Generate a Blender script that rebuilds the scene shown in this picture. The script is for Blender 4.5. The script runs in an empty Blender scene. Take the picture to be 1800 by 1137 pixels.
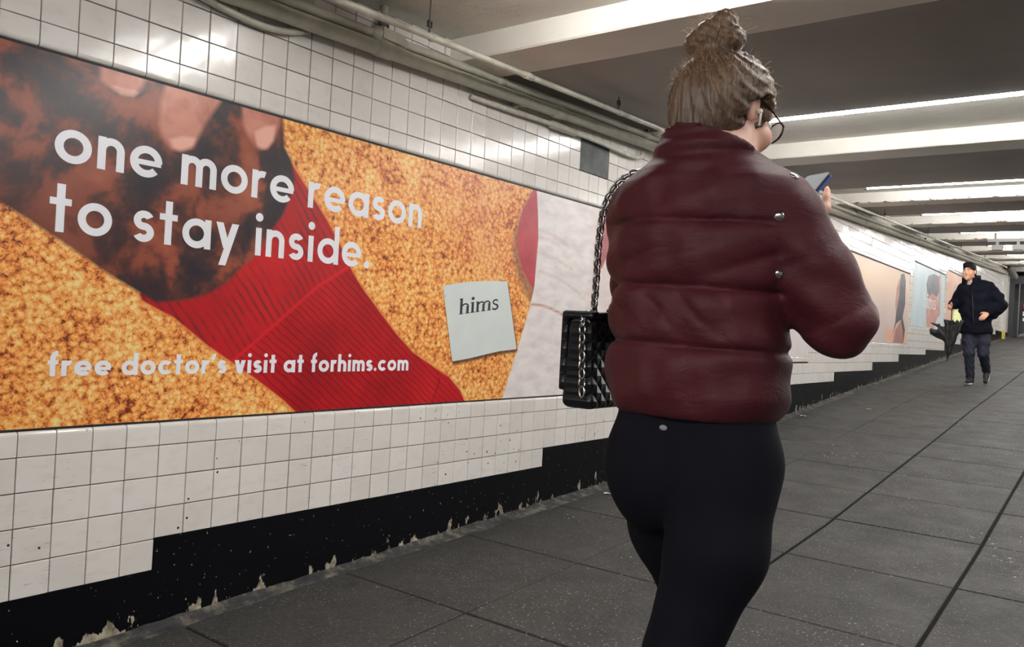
import bpy, math, random
import numpy as np
from mathutils import Vector, Matrix
random.seed(7); rng = np.random.default_rng(7)
S = bpy.context.scene
C = S.collection
# ------------------------------------------------------------------ camera
F_PX, YAW, PITCH, ROLL = 1437.976, 0.64511, 0.002514, 0.053535
CAM = Vector((2.5544, 0.0, 0.4604))
fwd = Vector((-math.sin(YAW)*math.cos(PITCH), math.cos(YAW)*math.cos(PITCH), math.sin(PITCH)))
r0 = Vector((math.cos(YAW), math.sin(YAW), 0)); u0 = r0.cross(fwd)
rgt = math.cos(ROLL)*r0 + math.sin(ROLL)*u0
upv = -math.sin(ROLL)*r0 + math.cos(ROLL)*u0
cam = bpy.data.cameras.new('camera'); cam.lens = F_PX/1800*36; cam.sensor_width = 36
cam.sensor_fit = 'HORIZONTAL'; cam.clip_start = 0.02; cam.clip_end = 200
cam_o = bpy.data.objects.new('camera', cam); C.objects.link(cam_o)
mw = Matrix.Identity(4)
for k in range(3):
    mw[k][0] = rgt[k]; mw[k][1] = upv[k]; mw[k][2] = -fwd[k]; mw[k][3] = CAM[k]
cam_o.matrix_world = mw
S.camera = cam_o
# ------------------------------------------------------------------ world, exposure
w = bpy.data.worlds.new('world'); S.world = w; w.use_nodes = True
w.node_tree.nodes['Background'].inputs[0].default_value = (0.5, 0.52, 0.55, 1)
w.node_tree.nodes['Background'].inputs[1].default_value = 0.02
S.view_settings.view_transform = 'Standard'; S.view_settings.look = 'None'
S.view_settings.exposure = -0.24; S.view_settings.gamma = 1.0
S.view_settings.use_curve_mapping = False
LAMP_POWER = 105.0
# ------------------------------------------------------------------ the place in numbers
FY = [-6, 1.5, 2.6, 4.47, 7.76, 9.4, 12, 17.2, 25.2, 40]
FZ = [-.86, -.61, -.57, -.494, -.266, -.14, .023, .364, .848, 1.75]
def fz(y): return float(np.interp(y, FY, FZ))
def bz(y): return 1.657 + .045*(y - 2.81)        # underside of the beams
def cz(y): return bz(y) + .108                    # ceiling
T, TZ = .108, .104
WR = 6.10                                        # the other wall
# ------------------------------------------------------------------ helpers
def lin(c):
    c = c/255.0
    return c/12.92 if c <= .04045 else ((c+.055)/1.055)**2.4
def rgb(r, g, b, k=1.0): return (min(1, lin(r)*k), min(1, lin(g)*k), min(1, lin(b)*k), 1)
class Mat:
    def __init__(s, name, col=(.5,.5,.5,1), rough=.5, metal=0.0, spec=.5):
        s.m = bpy.data.materials.new(name); s.m.use_nodes = True
        s.nt = s.m.node_tree; s.b = s.nt.nodes['Principled BSDF']
        s.b.inputs['Base Color'].default_value = col
        s.b.inputs['Roughness'].default_value = rough
        s.b.inputs['Metallic'].default_value = metal
        s.b.inputs['Specular IOR Level'].default_value = spec
        s._pos = None
    def n(s, t, **kw):
        nd = s.nt.nodes.new(t)
        for k, v in kw.items(): setattr(nd, k, v)
        return nd
    def l(s, a, b): s.nt.links.new(a, b)
    def setin(s, sock, v):
        if hasattr(v, 'is_output') or isinstance(v, bpy.types.NodeSocket): s.l(v, sock)
        else: sock.default_value = v
    def pos(s):
        if s._pos is None: s._pos = s.n('ShaderNodeNewGeometry').outputs['Position']
        return s._pos
    def obj(s): return s.n('ShaderNodeTexCoord').outputs['Object']
    def attr(s, name): return s.n('ShaderNodeAttribute', attribute_name=name).outputs['Fac']
    def mapping(s, v, scale=(1,1,1), rot=(0,0,0), loc=(0,0,0)):
        m = s.n('ShaderNodeMapping'); s.l(v, m.inputs[0])
        m.inputs['Scale'].default_value = scale; m.inputs['Rotation'].default_value = rot; m.inputs['Location'].default_value = loc
        return m.outputs[0]
    def noise(s, v, scale, detail=3, rough=.55, dist=0.0, col=False):
        t = s.n('ShaderNodeTexNoise'); s.l(v, t.inputs['Vector'])
        t.inputs['Scale'].default_value = scale; t.inputs['Detail'].default_value = detail
        t.inputs['Roughness'].default_value = rough; t.inputs['Distortion'].default_value = dist
        return t.outputs['Color' if col else 'Fac']
    def voro(s, v, scale, feature='F1', out='Distance', rnd=1.0):
        t = s.n('ShaderNodeTexVoronoi', feature=feature); s.l(v, t.inputs['Vector'])
        t.inputs['Scale'].default_value = scale; t.inputs['Randomness'].default_value = rnd
        return t.outputs[out]
    def ramp(s, f, stops, interp='LINEAR'):
        r = s.n('ShaderNodeValToRGB'); s.setin(r.inputs[0], f); cr = r.color_ramp; cr.interpolation = interp
        while len(cr.elements) < len(stops): cr.elements.new(.5)
        for e, (p, c) in zip(cr.elements, stops): e.position = p; e.color = c if hasattr(c, '__len__') else (c, c, c, 1)
        return r.outputs['Color']
    def step(s, f, a, b):
        r = s.n('ShaderNodeMapRange', clamp=True); s.setin(r.inputs[0], f)
        r.inputs[1].default_value = a; r.inputs[2].default_value = b
        return r.outputs[0]
    def math(s, op, a, b=0.0):
        m = s.n('ShaderNodeMath', operation=op); s.setin(m.inputs[0], a); s.setin(m.inputs[1], b)
        return m.outputs[0]
    def mix(s, f, a, b, mode='MIX'):
        m = s.n('ShaderNodeMix', data_type='RGBA', blend_type=mode); s.setin(m.inputs[0], f)
        s.setin(m.inputs[6], a); s.setin(m.inputs[7], b)
        return m.outputs[2]
    def color(s, c): s.setin(s.b.inputs['Base Color'], c); return s
    def rough(s, c): s.setin(s.b.inputs['Roughness'], c); return s
    def bump(s, h, strength=.2, dist=.01):
        b = s.n('ShaderNodeBump'); s.l(h, b.inputs['Height'])
        b.inputs['Strength'].default_value = strength; b.inputs['Distance'].default_value = dist
        s.l(b.outputs[0], s.b.inputs['Normal']); return s
    def emit(s, col, st):
        s.b.inputs['Emission Color'].default_value = col; s.b.inputs['Emission Strength'].default_value = st; return s
def mesh_obj(name, V, Fc, mat=None, parent=None, smooth=False):
    me = bpy.data.meshes.new(name); me.from_pydata([tuple(map(float, v)) for v in V], [], [tuple(map(int, f)) for f in Fc])
    if smooth: me.shade_smooth()
    if mat is not None: me.materials.append(mat.m if isinstance(mat, Mat) else mat)
    o = bpy.data.objects.new(name, me); C.objects.link(o)
    if parent is not None: o.parent = parent
    return o
def np_obj(name, V, Q, mat, parent=None, smooth=True):
    me = bpy.data.meshes.new(name); V = np.asarray(V, np.float32); Q = np.asarray(Q, np.int32)
    me.vertices.add(len(V)); me.vertices.foreach_set('co', V.ravel())
    k = Q.shape[1]
    me.loops.add(Q.size); me.loops.foreach_set('vertex_index', Q.ravel())
    me.polygons.add(len(Q)); me.polygons.foreach_set('loop_start', np.arange(0, Q.size, k, dtype=np.int32))
    me.update(calc_edges=True); me.validate()
    if smooth: me.shade_smooth()
    me.materials.append(mat.m)
    o = bpy.data.objects.new(name, me); C.objects.link(o)
    if parent is not None: o.parent = parent
    return o
def fattr(o, name, arr):
    a = o.data.attributes.new(name, 'FLOAT', 'POINT'); a.data.foreach_set('value', np.asarray(arr, np.float32).ravel())
def tag(o, label=None, cat=None, group=None, kind=None):
    if label: o['label'] = label
    if cat: o['category'] = cat
    if group: o['group'] = group
    if kind: o['kind'] = kind
    return o
def empty(name, loc=(0,0,0)):
    o = bpy.data.objects.new(name, None); C.objects.link(o); o.location = loc; o.empty_display_size = .1; return o
class MB:
    def __init__(s): s.V = []; s.F = []
    def add(s, V, Fc):
        k = len(s.V); s.V += [tuple(v) for v in V]; s.F += [tuple(i+k for i in f) for f in Fc]; return s
    def box(s, a, b):
        (x0,y0,z0),(x1,y1,z1) = a, b
        return s.add([(x0,y0,z0),(x1,y0,z0),(x1,y1,z0),(x0,y1,z0),(x0,y0,z1),(x1,y0,z1),(x1,y1,z1),(x0,y1,z1)],
                     [(3,2,1,0),(4,5,6,7),(0,1,5,4),(1,2,6,5),(2,3,7,6),(3,0,4,7)])
    def hexa(s, P):   # bottom 4 then top 4
        return s.add(P, [(3,2,1,0),(4,5,6,7),(0,1,5,4),(1,2,6,5),(2,3,7,6),(3,0,4,7)])
    def tube(s, pts, r, n=12, caps=True):
        pts = [Vector(p) for p in pts]; rs = r if hasattr(r, '__len__') else [r]*len(pts)
        t0 = (pts[1]-pts[0]).normalized(); a = Vector((0,0,1)) if abs(t0.z) < .9 else Vector((1,0,0))
        nrm = (a - t0*a.dot(t0)).normalized(); k = len(s.V)
        for i, p in enumerate(pts):
            t = (pts[min(i+1,len(pts)-1)] - pts[max(i-1,0)]).normalized()
            nrm = (nrm - t*nrm.dot(t)).normalized(); bn = t.cross(nrm)
            for j in range(n):
                an = 2*math.pi*j/n; s.V.append(tuple(p + (nrm*math.cos(an)+bn*math.sin(an))*rs[i]))
        for i in range(len(pts)-1):
            for j in range(n):
                s.F.append((k+i*n+j, k+i*n+(j+1)%n, k+(i+1)*n+(j+1)%n, k+(i+1)*n+j))
        if caps:
            s.F.append(tuple(k+j for j in range(n-1,-1,-1))); s.F.append(tuple(k+(len(pts)-1)*n+j for j in range(n)))
        return s
    def ball(s, c, r, nu=12, nv=8):
        rx, ry, rz = r if hasattr(r, '__len__') else (r,r,r); k = len(s.V)
        s.V.append((c[0],c[1],c[2]+rz))
        for i in range(1, nv):
            th = math.pi*i/nv
            for j in range(nu):
                ph = 2*math.pi*j/nu; s.V.append((c[0]+rx*math.sin(th)*math.cos(ph), c[1]+ry*math.sin(th)*math.sin(ph), c[2]+rz*math.cos(th)))
        s.V.append((c[0],c[1],c[2]-rz)); e = len(s.V)-1
        for j in range(nu):
            s.F.append((k, k+1+j, k+1+(j+1)%nu)); s.F.append((e, e-nu+(j+1)%nu, e-nu+j))
        for i in range(nv-2):
            for j in range(nu):
                a = k+1+i*nu; s.F.append((a+j, a+nu+j, a+nu+(j+1)%nu, a+(j+1)%nu))
        return s
    def build(s, name, mat, parent=None, smooth=False): return mesh_obj(name, s.V, s.F, mat, parent, smooth)
def smooth_path(pts, n=8):
    P = [Vector(p) for p in pts]; out = []
    for i in range(len(P)-1):
        a = P[max(i-1,0)]; b = P[i]; c = P[i+1]; d = P[min(i+2,len(P)-1)]
        for k in range(n):
            t = k/n; out.append(.5*((2*b)+(c-a)*t+(2*a-5*b+4*c-d)*t*t+(3*b-3*c+d-a)*t**3))
    out.append(P[-1]); return out
def project(p):
    q = Vector(p) - CAM; d = q.dot(fwd)
    if d < .05: return None
    return 900 + F_PX*q.dot(rgt)/d, 568.5 - F_PX*q.dot(upv)/d, d

# ------------------------------------------------------------------ materials of the place
m_tile = Mat('white_glazed_tile', rgb(216,210,203), .18)
p = m_tile.pos()
oi = m_tile.n('ShaderNodeObjectInfo').outputs['Random']
base = m_tile.mix(oi, rgb(236,231,226), rgb(226,220,214))
dirt = m_tile.step(m_tile.noise(m_tile.mapping(p, (1,4,9)), 3.0, 5), .52, .78)
c1 = m_tile.mix(m_tile.math('MULTIPLY', dirt, .22), base, rgb(176,168,152))
spk = m_tile.math('LESS_THAN', m_tile.voro(p, 22.0), m_tile.math('MULTIPLY', m_tile.noise(p, 60, 2), .19))
msk = m_tile.math('GREATER_THAN', m_tile.noise(p, 2.2, 2), .52)
zed = m_tile.n('ShaderNodeSeparateXYZ'); m_tile.l(p, zed.inputs[0])
low = m_tile.step(zed.outputs[2], .15, -.05)
scr = m_tile.step(m_tile.noise(m_tile.mapping(p, (1,6,90)), 3.0, 4), .64, .68)
scm = m_tile.step(m_tile.noise(p, 3.2, 3), .5, .62)
f1 = m_tile.math('MULTIPLY', m_tile.math('MULTIPLY', spk, msk), low)
f2 = m_tile.math('MULTIPLY', m_tile.math('MULTIPLY', scr, scm), m_tile.math('MULTIPLY', low, .7))
c2 = m_tile.mix(m_tile.math('MAXIMUM', f1, f2), c1, rgb(62,58,54))
m_tile.color(c2)
m_tile.bump(m_tile.noise(p, 9.0, 2), .12, .02)
m_grout = Mat('dark_grout', rgb(34,32,31), .9, 0, .2)
m_patch = Mat('grey_cement_patch', rgb(92,96,96), .75)
m_patch.color(m_patch.ramp(m_patch.noise(m_patch.pos(), 9, 4), [(.3, rgb(78,82,83)), (.7, rgb(112,116,115))]))
m_base = Mat('black_base_paint', rgb(14,15,20), .5, 0, .12)
p = m_base.pos(); h = m_base.attr('above')
n1 = m_base.noise(m_base.mapping(p, (1,1,.45)), 17, 4, .6)
thr = m_base.step(h, .015, .13)
chip = m_base.step(m_base.math('SUBTRACT', n1, m_base.math('MULTIPLY', thr, .20)), .535, .555)
n2 = m_base.noise(p, 60, 2, .6)
chip2 = m_base.step(n2, .71, .73)
cb = m_base.mix(m_base.math('MAXIMUM', chip, chip2), rgb(9,10,15), m_base.ramp(m_base.noise(p, 30, 3), [(.35, rgb(120,112,96)), (.65, rgb(196,186,164))]))
m_base.color(cb)
m_base.bump(m_base.math('ADD', m_base.math('MULTIPLY', chip, -.6), m_base.noise(p, 7, 3)), .3, .008)
m_cove = Mat('cement_cove', rgb(80,78,76), .9)
p = m_cove.pos()
m_cove.color(m_cove.ramp(m_cove.noise(p, 14, 6, .65), [(.3, rgb(30,31,36)), (.5, rgb(58,57,57)), (.66, rgb(112,106,94)), (.8, rgb(66,64,64))]))
m_cove.bump(m_cove.noise(p, 25, 5), .6, .02)
m_slab = Mat('grey_concrete_slab', rgb(88,86,84), .7, 0, .3)
p = m_slab.pos()
oi = m_slab.n('ShaderNodeObjectInfo').outputs['Random']
g = m_slab.ramp(m_slab.noise(p, 1.6, 5, .6), [(.28, rgb(52,52,51)), (.55, rgb(62,61,60)), (.8, rgb(72,71,69))])
g = m_slab.mix(m_slab.math('MULTIPLY', oi, .35), g, rgb(50,49,48))
fine = m_slab.noise(p, 90, 4, .75)
g = m_slab.mix(m_slab.math('MULTIPLY', m_slab.step(fine, .54, .70), .7), g, rgb(98,96,93))
g = m_slab.mix(m_slab.math('MULTIPLY', m_slab.step(fine, .46, .32), .7), g, rgb(30,30,30))
blot = m_slab.step(m_slab.noise(p, 7.5, 4, .6), .60, .70)
g = m_slab.mix(m_slab.math('MULTIPLY', blot, .40), g, rgb(38,38,38))
area_ = m_slab.step(m_slab.noise(p, 1.7, 3), .46, .70)
fl = m_slab.math('LESS_THAN', m_slab.voro(p, 20.0), m_slab.math('MULTIPLY', m_slab.math('MULTIPLY', area_, m_slab.noise(p, 40, 2)), .30))
g = m_slab.mix(m_slab.math('MULTIPLY', fl, .85), g, rgb(168,165,161))
fl2 = m_slab.math('LESS_THAN', m_slab.voro(p, 52.0), m_slab.math('MULTIPLY', m_slab.noise(p, 3, 2), .26))
g = m_slab.mix(m_slab.math('MULTIPLY', fl2, .75), g, rgb(150,147,143))
m_slab.color(g); m_slab.rough(m_slab.ramp(m_slab.noise(p, 5, 3), [(.3, .62), (.7, .80)]))
m_slab.bump(m_slab.math('ADD', fine, m_slab.math('MULTIPLY', m_slab.noise(p, 30, 4), 1.0)), .25, .006)
m_joint = Mat('dark_floor_joint', rgb(24,23,23), .95, 0, .1)
m_ceil = Mat('cream_ceiling_paint', rgb(196,192,182), .55)
p = m_ceil.pos()
cc = m_ceil.ramp(m_ceil.noise(p, 1.7, 5, .6), [(.3, rgb(206,202,192)), (.7, rgb(226,223,214))])
m_ceil.color(cc); m_ceil.bump(m_ceil.noise(m_ceil.mapping(p, (1,1,1)), 16, 4, .6, 1.0), .25, .012)
m_soff = Mat('shade_grey_soffit', rgb(120,117,112), .6, 0, .25)  # grey colour stands in for the shade on the ceiling beside each light
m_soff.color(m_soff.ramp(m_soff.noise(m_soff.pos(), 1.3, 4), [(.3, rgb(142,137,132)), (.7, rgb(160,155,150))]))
m_beam = Mat('cream_beam_paint', rgb(204,200,190), .5)
p = m_beam.pos(); ed = m_beam.attr('edge')
rn = m_beam.noise(m_beam.mapping(p, (1,1,3)), 11, 4, .65)
rust = m_beam.step(m_beam.math('ADD', rn, m_beam.math('MULTIPLY', ed, .32)), .84, .90)
bc = m_beam.ramp(m_beam.noise(p, 2.2, 5), [(.3, rgb(216,211,202)), (.7, rgb(232,229,221))])
m_beam.color(m_beam.mix(rust, bc, m_beam.ramp(m_beam.noise(p, 40, 3), [(.4, rgb(96,62,44)), (.7, rgb(150,98,72))])))
m_beam.bump(m_beam.noise(p, 20, 4), .2, .01)
m_pipe = Mat('painted_steel_pipe', rgb(158,156,142), .42)
p = m_pipe.pos()
m_pipe.color(m_pipe.ramp(m_pipe.noise(p, 14, 4, .65), [(.3, rgb(174,171,156)), (.55, rgb(188,185,169)), (.8, rgb(200,197,182))]))
m_pipe.bump(m_pipe.noise(p, 60, 3), .15, .004)
m_pale = Mat('pale_painted_pipe', rgb(206,202,188), .4)
p = m_pale.pos()
m_pale.color(m_pale.ramp(m_pale.noise(p, 12, 4), [(.3, rgb(180,176,160)), (.6, rgb(214,210,198))]))
m_iron = Mat('dark_iron_hanger', rgb(104,100,92), .6, .2)
m_house = Mat('grey_light_housing', rgb(112,112,108), .6, 0, .2)
m_lamp = Mat('glowing_tube', (1,1,1,1), .5).emit((1.0, .985, .955, 1), LAMP_POWER)
m_plain = Mat('plain_wall_tile', rgb(206,200,192), .25)
bk = m_plain.n('ShaderNodeTexBrick'); m_plain.l(m_plain.mapping(m_plain.pos(), (1,1,1), (math.pi/2, 0, math.pi/2)), bk.inputs[0])
bk.offset = 0; bk.inputs['Color1'].default_value = rgb(150,146,140); bk.inputs['Color2'].default_value = rgb(142,138,132)
bk.inputs['Mortar'].default_value = rgb(70,68,64); bk.inputs['Scale'].default_value = 1
bk.inputs['Brick Width'].default_value = .108; bk.inputs['Row Height'].default_value = .104; bk.inputs['Mortar Size'].default_value = .002
m_plain.color(bk.outputs['Color'])

# ------------------------------------------------------------------ floor of concrete slabs
Y0, Y1 = -4.0, 26.6
ys = sorted(set([Y0, Y1] + [y for y in FY if Y0 < y < Y1] + list(np.arange(Y0, Y1, .5))))
mb = MB(); n = len(ys)
V = []
for y in ys: V += [(-.02, y, fz(y)-.006), (WR, y, fz(y)-.006), (-.02, y, fz(y)-.25), (WR, y, fz(y)-.25)]
Fc = []
for i in range(n-1):
    a, b = i*4, i*4+4
    Fc += [(a, a+1, b+1, b), (a+2, b+2, b+3, a+3), (a, b, b+2, a+2), (a+1, a+3, b+3, b+1)]
Fc += [(0, 2, 3, 1), (n*4-4, n*4-3, n*4-1, n*4-2)]
floor = tag(mesh_obj('floor', V, Fc, m_joint), 'dark jointed bed of the sloping concrete passage floor', kind='structure')
XL = [0.0, .69, 1.33, 2.03, 2.72, 3.38, 4.04, 4.72, 5.40, WR]
rest_V, rest_F = [], []
YL = [Y0 + (2.29 - Y0) % .72 - .72]
while YL[-1] < 2.25: YL.append(YL[-1]+.72)
YL = [y for y in YL if y < 2.1] + [2.29, 3.04, 3.82, 4.60, 5.30, 5.97, 6.66, 7.38, 8.05, 8.75]
while YL[-1] < Y1-.3: YL.append(YL[-1]+.70)
YL[-1] = Y1; YL[0] = Y0
for i in range(len(XL)-1):
    gl = .006 if i in (0,1) else .007
    x0 = XL[i] + (.0 if i == 0 else (.003 if i == 1 else .008)); x1 = XL[i+1] - (.003 if i == 0 else .008)
    for j in range(len(YL)-1):
        y0, y1 = YL[j]+.0050, YL[j+1]-.0050
        cuts = [y0] + [y for y in FY if y0+.01 < y < y1-.01] + [y1]
        dz = rng.uniform(-.0012, .0012)
        V = []; Fc = []; c = .003
        for k, y in enumerate(cuts):
            t = c if k == 0 else (-c if k == len(cuts)-1 else 0)
            zt = fz(y)+dz
            V += [(x0, y, zt-.012), (x0, y, zt-c), (x0+c, y+t, zt), (x1-c, y+t, zt), (x1, y, zt-c), (x1, y, zt-.012)]
        for k in range(len(cuts)-1):
            a, b = k*6, k*6+6
            for q in range(5): Fc.append((a+q, a+q+1, b+q+1, b+q))
        Fc.append((0,1,2,3,4,5)[::-1]); e = len(V)-6; Fc.append((e,e+1,e+2,e+3,e+4,e+5))
        pq = [project((x, y, fz(y))) for x in (x0, x1) for y in (y0, y1)]
        if all(v is None or v[0] > 1800 or v[0] < 0 or v[1] > 1137 for v in pq):
            k = len(rest_V); rest_V += V; rest_F += [tuple(q+k for q in f_) for f_ in Fc]
        else: mesh_obj('slab', V, Fc, m_slab, floor)
tag(mesh_obj('slab_field', rest_V, rest_F, m_slab, floor), kind='stuff')

# ------------------------------------------------------------------ left wall with its tiles
STEPS = [(Y0, 1.483, -.416), (1.483, 3.742, -.310), (3.742, 5.70, -.207), (5.70, 7.60, -.085), (7.60, 9.31, .037), (9.31, 10.99, .136),
         (10.99, 12.46, .243), (12.46, 14.35, .340), (14.35, 16.0, .430), (16.0, 17.7, .535), (17.7, 19.4, .64), (19.4, 21.1, .745), (21.1, 22.8, .85), (22.8, Y1, .955)]
ADS = [(.30, 4.80, .078, 1.195), (5.75, 8.39, .306, 1.40), (8.80, 12.95, .495, 1.52), (13.18, 15.75, .775, 1.735), (15.99, 18.6, .93, 1.845)]
PATCH = (3.955, 4.29, 1.378, 1.586)
mb = MB()
for a, b in zip(ys[:-1], ys[1:]):
    mb.hexa([(-.20,a,fz(a)-.2),(-.009,a,fz(a)-.2),(-.009,b,fz(b)-.2),(-.20,b,fz(b)-.2),(-.20,a,cz(a)+.15),(-.009,a,cz(a)+.15),(-.009,b,cz(b)+.15),(-.20,b,cz(b)+.15)])
wall = tag(mb.build('wall_left', m_grout), 'grouted left wall behind the white tiles', kind='structure')
def tile_mesh(name, round_edge=None, c=.0016, d=.012):
    # unit-size field tile centred on y,z; front at x=0; size T x TZ less the joint
    a, b = T/2-.0017, TZ/2-.0016
    if round_edge is None:
        V = [(-d,-a,-b),(-d,a,-b),(-d,a,b),(-d,-a,b), (-c,-a,-b),(-c,a,-b),(-c,a,b),(-c,-a,b), (0,-a+c,-b+c),(0,a-c,-b+c),(0,a-c,b-c),(0,-a+c,b-c)]
        Fc = [(8,9,10,11)] + [(4+i,4+(i+1)%4,8+(i+1)%4,8+i) for i in range(4)] + [(i,(i+1)%4,4+(i+1)%4,4+i) for i in range(4)]
        return V, Fc
    # bullnose: the edge facing the poster is rounded
    prof = [(-d,-b),(-c,-b),(0,-b+c)] + [(-.011*(1-math.cos(t)), b-.02+.02*math.sin(t)) for t in np.linspace(0, math.pi/2, 5)] + [(-d, b)]
    if round_edge == 'bottom': prof = [(x,-z) for x,z in prof][::-1]
    V = [(x,-a,z) for x,z in prof] + [(x,a,z) for x,z in prof]; k = len(prof)
    Fc = [(i, k+i, k+i+1, i+1) for i in range(k-1)] + [tuple(range(k)), tuple(range(2*k-1,k-1,-1))]
    return V, Fc
def one_mesh(name, VF, smooth=False):
    me = bpy.data.meshes.new(name); me.from_pydata([tuple(v) for v in VF[0]], [], VF[1]); me.materials.append(m_tile.m); me.update(); return me
VF_F, VF_B, VF_T = tile_mesh('f'), tile_mesh('b', 'top'), tile_mesh('t', 'bottom')
me_f, me_b, me_t = one_mesh('tile', VF_F), one_mesh('cap_tile', VF_B), one_mesh('cap_tile', VF_T)
cells = []   # (y0,y1,z0,z1,kind)
def base_top(y):
    for a, b, z in STEPS:
        if a <= y < b: return z
    return STEPS[-1][2]
ycuts = sorted(set([s[0] for s in STEPS] + [s[1] for s in STEPS] + [a[0] for a in ADS] + [a[1] for a in ADS]))
col = [1.046 + T*i for i in range(-48, 230)]
col = [y for y in col if Y0 < y < 25.25]
edges = sorted(set([round(c_, 4) for c_ in col] + [round(c_, 4) for c_ in ycuts if col[0] < c_ < col[-1]]))
# drop slivers: joints that fall next to a step or poster edge
ed2 = [edges[0]]
for e in edges[1:]:
    if e - ed2[-1] < .03:
        if any(abs(e-c_) < 1e-3 for c_ in ycuts): ed2[-1] = e
        continue
    ed2.append(e)
for ya, yb in zip(ed2[:-1], ed2[1:]):
    ym = (ya+yb)/2; zb = base_top(ym); zt = cz(ym)
    ad = next((a for a in ADS if a[0] <= ym < a[1]), None)
    def rows(z0, z1, org):
        k0 = math.floor((z0-org)/TZ+1e-6); out = []; z = org+k0*TZ
        while z < z1-1e-6:
            a, b = max(z, z0), min(z+TZ, z1)
            if b-a > .02: out.append((a, b, 'f'))
            z += TZ
        return out
    org = 0.0 if ym < 7.6 else .035
    if ad:
        near = ad is ADS[0]
        cb_ = 0.0 if near else ad[2]-.05; ct_ = 1.270 if near else ad[3]+.05
        rr = rows(zb, cb_, cb_) if near else rows(zb, cb_, org)
        rr += [(cb_, ad[2]-.001, 'b'), (ad[3]+.001, ct_, 't')] + rows(ct_, zt, ct_)
    else: rr = rows(zb, zt, org)
    for z0, z1, kd in rr:
        if ya >= PATCH[0]-.05 and yb <= PATCH[1]+.06 and z0 > PATCH[2]-.04 and z1 < PATCH[3]+.06: continue
        cells.append((ya, yb, z0, z1, kd))
def area(c):
    q = [project((0,y,z)) for y in c[:2] for z in c[2:4]]
    if any(v is None for v in q): return 0
    x = [v[0] for v in q]; y = [v[1] for v in q]
    if max(x) < 0 or min(x) > 1800 or max(y) < 0 or min(y) > 1137: return 0
    vis = (min(max(x),1800)-max(min(x),0))*(min(max(y),1137)-max(min(y),0))
    return vis
order = sorted(range(len(cells)), key=lambda i: -area(cells[i]))
top = set(order[:296]); sV, sF = [], []
for i, (ya, yb, z0, z1, kd) in enumerate(cells):
    sy, sz = (yb-ya)/T, (z1-z0)/TZ
    cy_, cz_ = (ya+yb)/2, (z0+z1)/2
    VF = {'f': VF_F, 'b': VF_B, 't': VF_T}[kd]; me = {'f': me_f, 'b': me_b, 't': me_t}[kd]
    ry, rz = rng.normal(0, .0065), rng.normal(0, .0065); dx = rng.normal(0, .0005)
    if ya > 6: ry, rz = ry*2.2, rz*2.2
    if i in top:
        o = bpy.data.objects.new(me.name.split('.')[0], me); C.objects.link(o); o.parent = wall
        o.location = (dx, cy_, cz_); o.scale = (1, sy, sz); o.rotation_euler = (0, ry, rz)
    else:
        k = len(sV)
        sV += [(x + dx + ry*z + -rz*y, cy_+y*sy, cz_+z*sz) for x, y, z in VF[0]]
        sF += [tuple(j+k for j in f) for f in VF[1]]
tag(mesh_obj('tile_field', sV, sF, m_tile, wall), kind='stuff')
mb = MB(); mb.box((-.012, PATCH[0], PATCH[2]), (-.003, PATCH[1], PATCH[3]+.07)); mb.build('cement_patch', m_patch, wall)
# black stepped base with worn paint
V = []; Fc = []; hh = []
for a, b, zt in STEPS:
    nn = max(2, int((b-a)/.05)); gy = np.linspace(a, b, nn+1); k = len(V)
    for y in gy:
        f0 = fz(y)
        for q in range(7):
            z = f0-.02 + (zt-f0+.02)*q/6; V.append((.002, y, z)); hh.append(z-f0)
        V.append((-.012, y, zt)); hh.append(zt-f0)
    for i in range(nn):
        for q in range(7):
            Fc.append((k+i*8+q, k+(i+1)*8+q, k+(i+1)*8+q+1, k+i*8+q+1))
    e = k+nn*8; 
    V += [(-.012, b, fz(b)-.02)]; hh.append(0); Fc.append(tuple([e+q for q in range(8)]+[len(V)-1]))
bb = mesh_obj('baseboard_left', V, Fc, m_base); fattr(bb, 'above', hh)
tag(bb, 'black painted stepped base along the foot of the tiled wall', kind='structure')
V = []; Fc = []
for y in np.arange(Y0, Y1, .06):
    f0 = fz(y); j = rng.uniform(-.004, .004); wv = .5+.5*math.sin(y*2.1)
    V += [(.0, y, f0+.020+j), (.010, y, f0+.013+j*.6), (.028+.012*wv+j, y, f0+.005), (.05+.03*wv+j*2, y, f0+.0012), (.05+.03*wv+j*2, y, f0-.01)]
for i in range(len(V)//5-1):
    for q in range(4): Fc.append((i*5+q, i*5+q+1, i*5+5+q+1, i*5+5+q))
tag(mesh_obj('trim_1', V, Fc, m_cove, smooth=True), 'rough cement fillet where floor meets the black base', kind='structure')
# the unseen sides of the passage
mb = MB()
for a, b in zip(ys[:-1], ys[1:]):
    mb.hexa([(WR,a,fz(a)-.2),(WR+.2,a,fz(a)-.2),(WR+.2,b,fz(b)-.2),(WR,b,fz(b)-.2),(WR,a,cz(a)+.15),(WR+.2,a,cz(a)+.15),(WR+.2,b,cz(b)+.15),(WR,b,cz(b)+.15)])
tag(mb.build('wall_right', m_plain), 'white tiled opposite wall of the passage', kind='structure')
mb = MB(); mb.box((-.2, Y0-.2, fz(Y0)-.3), (WR+.2, Y0, cz(Y0)+.3))
tag(mb.build('wall_back', m_plain), 'tiled wall closing the near end of the passage', kind='structure')

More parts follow.
